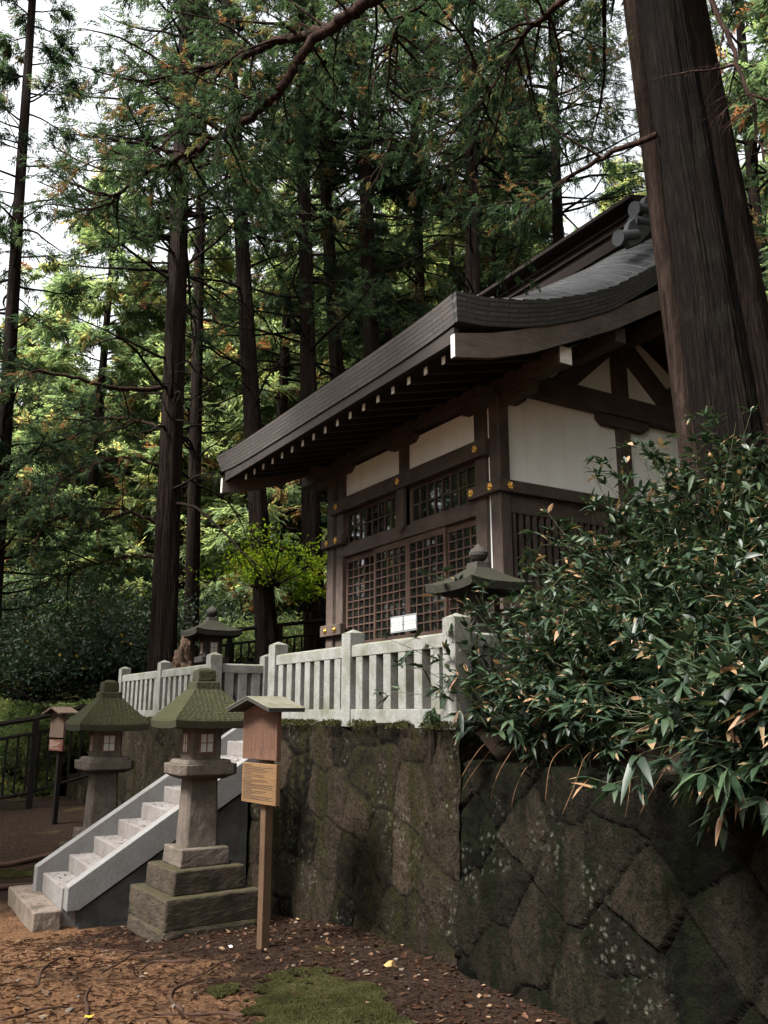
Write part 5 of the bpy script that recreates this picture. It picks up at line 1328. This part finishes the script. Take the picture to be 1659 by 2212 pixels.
def ground_pt(px, py):
    rr_, _ = ray(px, py); t = -EYE / rr_.z
    for _ in range(4): p = rr_ * t; t = (float(gz(p.x, p.y)) - EYE) / rr_.z
    p = rr_ * t; return Vector((p.x, p.y, float(gz(p.x, p.y))))
for pts, rd_, lab in RL:
    P = [ground_pt(*p) for p in pts]; Q = []
    for i in range(len(P) - 1):
        for k in range(6): Q.append(P[i].lerp(P[i + 1], k / 6))
    Q.append(P[-1])
    for _ in range(4):
        for i in range(1, len(Q) - 1): Q[i] = (Q[i - 1] + Q[i] * 2 + Q[i + 1]) / 4
    n = len(Q); rr = random.Random(len(lab)); Q = [Vector((q.x, q.y, float(gz(q.x, q.y)) + rd_ * .35 * math.sin(math.pi * i / (n - 1)) - rd_ * .5 * (i in (0, n - 1)))) for i, q in enumerate(Q)]
    mb = MB(); mb.tube([tuple(q) for q in Q], [rd_ * (1 - .65 * i / n) * rr.uniform(.8, 1.2) for i in range(n)], 8)
    tag(obj('tree_root', mb, rootm, smooth=True), lab, 'root', 'roots showing in the path')
for k, (a, b, c_, lab) in enumerate(((-1, 12.2, .4, 'gnarled surface root in the shade below the left railing, nearer one'), (-.6, 13.6, .5, 'gnarled surface root in the shade below the left railing, farther one'))):
    P = [Vector((1.2 + a + i * .5, b + .25 * math.sin(i * 1.3 + k), 0)) for i in range(7)]
    mb = MB(); mb.tube([(p.x, p.y, float(low_z(p.x, p.y)) + .03) for p in P], [.05 - .004 * i for i in range(7)], 8); tag(obj('tree_root', mb, rootm, smooth=True), lab, 'root', 'roots showing in the path')
ST = [((842, 2088), .055, 'largest yellowish stone at the foot of the mossy wall', (.34, .22, .09)), ((868, 2096), .024, 'small orange stone right of the yellowish one', None), ((790, 2100), .026, 'grey stone left of the yellowish one', None),
      ((750, 2132), .024, 'reddish stone on the edge of the moss', None), ((35, 2186), .035, 'brown stone in the bottom left corner', (.22, .11, .045)), ((150, 2186), .032, 'pale grey stone in the sand at the bottom left', None),
      ((60, 2182), .020, 'whitish pebble beside the brown corner stone', None), ((100, 2148), .030, 'flat grey stone in the sand near the pale root', None), ((265, 2004), .026, 'pale stone beside the lantern footing', None),
      ((305, 2112), .020, 'pale stone in the middle of the sand', None), ((640, 1995), .028, 'light stone close to the mossy wall', None), ((770, 2080), .022, 'white pebble group stone nearest the wall', None), ((905, 2108), .020, 'small red stone at the right of the moss', None), ((690, 2000), .020, 'second light stone close to the mossy wall', None)]
for k, ((px, py), s, lab, colr) in enumerate(ST):
    p = ground_pt(px, py); m_ = granite('stone_tone', colr, tuple(q * .5 for q in colr), .3) if colr else pebble_mat
    o = rock('loose_stone', lab, 'stone', (p.x, p.y, p.z + s * .25), (s, s * .8, s * .55), m_, 60 + k, 3); o['group'] = 'loose stones on the ground'
p = ground_pt(193, 2160 + 42)
mb = MB(); mb.add([(p.x - .03, p.y, p.z + .012), (p.x, p.y - .022, p.z + .016), (p.x + .035, p.y + .01, p.z + .02), (p.x + .01, p.y + .03, p.z + .012), (p.x - .02, p.y + .028, p.z + .02)], [(0, 1, 2, 3, 4)])
tag(obj('fallen_leaf', mb, simple('yellow_leaf', (.62, .36, .04), .6, 0, .3, .2)), 'single bright yellow leaf on the sand by the hooked root', 'leaf')
p = ground_pt(498, 2049)
mb = MB(); mb.add([(p.x - .014, p.y - .01, p.z + .012), (p.x + .012, p.y - .014, p.z + .012), (p.x + .014, p.y + .012, p.z + .022), (p.x - .012, p.y + .014, p.z + .022)], [(0, 1, 2, 3)])
tag(obj('paper_scrap', mb, paper), 'tiny white paper scrap on the ground left of the sign post', 'paper scrap')
# moss carpet at the bottom: short fuzz on a low mound
def moss_patch(poly, seed, label, n=60000, height=.012):
    r = np.random.RandomState(seed); pts = [ground_pt(*p) for p in poly]; cx_ = sum(p.x for p in pts) / len(pts); cy_ = sum(p.y for p in pts) / len(pts)
    ang = np.array([math.atan2(p.y - cy_, p.x - cx_) for p in pts]); rd_ = np.array([math.hypot(p.x - cx_, p.y - cy_) for p in pts]); o_ = np.argsort(ang); ang = ang[o_]; rd_ = rd_[o_]
    a = r.uniform(-np.pi, np.pi, n); Rm = np.interp(a, np.concatenate([ang - 2 * np.pi, ang, ang + 2 * np.pi]), np.tile(rd_, 3)); q = np.sqrt(r.rand(n))
    Rm = Rm * (1 + .35 * (fbm(np.cos(a) * 2 + 5, np.sin(a) * 2 + 5, 2.2, 4, seed) - .47)); x = cx_ + np.cos(a) * Rm * q; y = cy_ + np.sin(a) * Rm * q
    k_ = fbm(x, y, 7, 4, seed) > .10 + .42 * sstep(.45, 1.0, q); x = x[k_]; y = y[k_]; q = q[k_]; m = len(x)
    z = gz(x, y) + .004 + .010 * (1 - q ** 3); B = np.stack([x, y, z], -1); D = unit(np.stack([r.randn(m) * .5, r.randn(m) * .5, np.ones(m)], -1)); S = unit(np.cross(D, r.randn(m, 3)))
    V, F = kites(B, D, S, height * (.6 + .8 * r.rand(m)), .0045 * (.6 + .8 * r.rand(m)))
    t_ = np.clip(.35 + .9 * (fbm(x, y, 9, 3, seed + 3) - .4) + .1 * r.randn(m), 0, 1)
    o = np_mesh('moss_carpet', V, F, leafm('ground_moss', [(0, (.028, .028, .012)), (.5, (.060, .058, .024)), (1, (.10, .090, .038))], .1), None, {'tint': ('FACE', t_)}); tag(o, label, 'moss', kind='stuff')
moss_patch([(560, 2205), (520, 2170), (545, 2120), (600, 2100), (700, 2097), (790, 2118), (830, 2160), (870, 2200), (940, 2260), (700, 2300), (520, 2260)], 3, 'flat green moss carpet in front of the wall', 190000)
moss_patch([(470, 2165), (520, 2135), (490, 2128), (455, 2150)], 4, 'small thin moss patch left of the large carpet', 9000)
moss_patch([(0, 1975 - 75), (60, 1895), (80, 1880), (40, 1870), (0, 1880)], 6, 'yellowish moss beside the bottom step', 16000)
# moss tuft on the wall top at the corner post
bush('moss_tuft', 'dark moss tuft on the wall at the foot of the corner post', 'moss', (4.0, 5.80, 1.72), .05, .11, .11, 2600, .03, .006, bush_m, 300, (.2, .7), None, 1, .35, .1)
r = np.random.RandomState(9)
n = 14000; y = np.concatenate([r.uniform(5.45, 9.3, n // 2), r.uniform(10.6, 15.2, n // 2)]); x = 3.985 + r.uniform(-.05, .06, n); z = 1.70 + .02 * r.rand(n) - .8 * np.clip(3.985 - x, 0, 1)
k_ = fbm(y, x, 5, 3, 5) > .40; x, y, z = x[k_], y[k_], z[k_]; m = len(x)
D = unit(np.stack([-.6 + r.randn(m) * .4, r.randn(m) * .5, r.randn(m) * .5 + .1], -1)); S = unit(np.cross(D, r.randn(m, 3)))
V, F = kites(np.stack([x, y, z], -1), D, S, .020 * (.5 + r.rand(m)), .006 * (.5 + r.rand(m)))
o = np_mesh('moss_fringe', V, F, bpy.data.materials['ground_moss'], None, {'tint': ('FACE', np.clip(r.rand(m) * .3, 0, 1))}); tag(o, 'dark moss fringe along the top edge of the wall', 'moss', kind='stuff')

# ------------------------------------------------------------------ camera, light, world
cam = bpy.data.cameras.new('camera'); co = bpy.data.objects.new('camera', cam); COL.objects.link(co); sc.camera = co
cam.sensor_fit = 'VERTICAL'; cam.sensor_height = 36; cam.lens = 36 * FPX / H0; cam.clip_end = 2000; cam.clip_start = .05
fw = Vector((math.sin(YAW) * math.cos(PITCH), math.cos(YAW) * math.cos(PITCH), math.sin(PITCH)))
co.location = (0, 0, EYE); co.rotation_euler = fw.to_track_quat('-Z', 'Y').to_euler()
SUN_EL, SUN_AZ = rad(52), rad(-92)      # azimuth clockwise from +Y
sdir = Vector((math.sin(SUN_AZ) * math.cos(SUN_EL), math.cos(SUN_AZ) * math.cos(SUN_EL), math.sin(SUN_EL)))
sun = bpy.data.lights.new('sun', 'SUN'); sun.energy = 3.5; sun.angle = rad(14); sun.color = (1, .96, .90)
so = bpy.data.objects.new('sun', sun); COL.objects.link(so); so.rotation_euler = (-sdir).to_track_quat('-Z', 'Y').to_euler(); so.location = (0, 0, 30)
w = bpy.data.worlds.new('World'); sc.world = w; w.use_nodes = True; nt = w.node_tree
bg = nt.nodes['Background']; sky = nt.nodes.new('ShaderNodeTexSky'); sky.sky_type = 'NISHITA'; sky.sun_disc = False
sky.sun_elevation = SUN_EL; sky.sun_rotation = SUN_AZ; sky.dust_density = 4; sky.air_density = 1.2
hsv = nt.nodes.new('ShaderNodeHueSaturation'); hsv.inputs['Saturation'].default_value = .12; hsv.inputs['Value'].default_value = 1.0
nt.links.new(sky.outputs[0], hsv.inputs['Color']); nt.links.new(hsv.outputs[0], bg.inputs[0]); bg.inputs[1].default_value = .105
sc.view_settings.view_transform = 'Standard'; sc.view_settings.look = 'None'; sc.view_settings.gamma = 1; sc.view_settings.exposure = 2.1
sc.render.engine = 'CYCLES'
cy = sc.cycles; cy.max_bounces = 6; cy.diffuse_bounces = 3; cy.glossy_bounces = 3; cy.transmission_bounces = 3; cy.transparent_max_bounces = 8
cy.use_denoising = True; cy.use_adaptive_sampling = True; cy.adaptive_threshold = .02; cy.sample_clamp_indirect = 8
try: cy.denoiser = 'OPENIMAGEDENOISE'
except Exception: pass
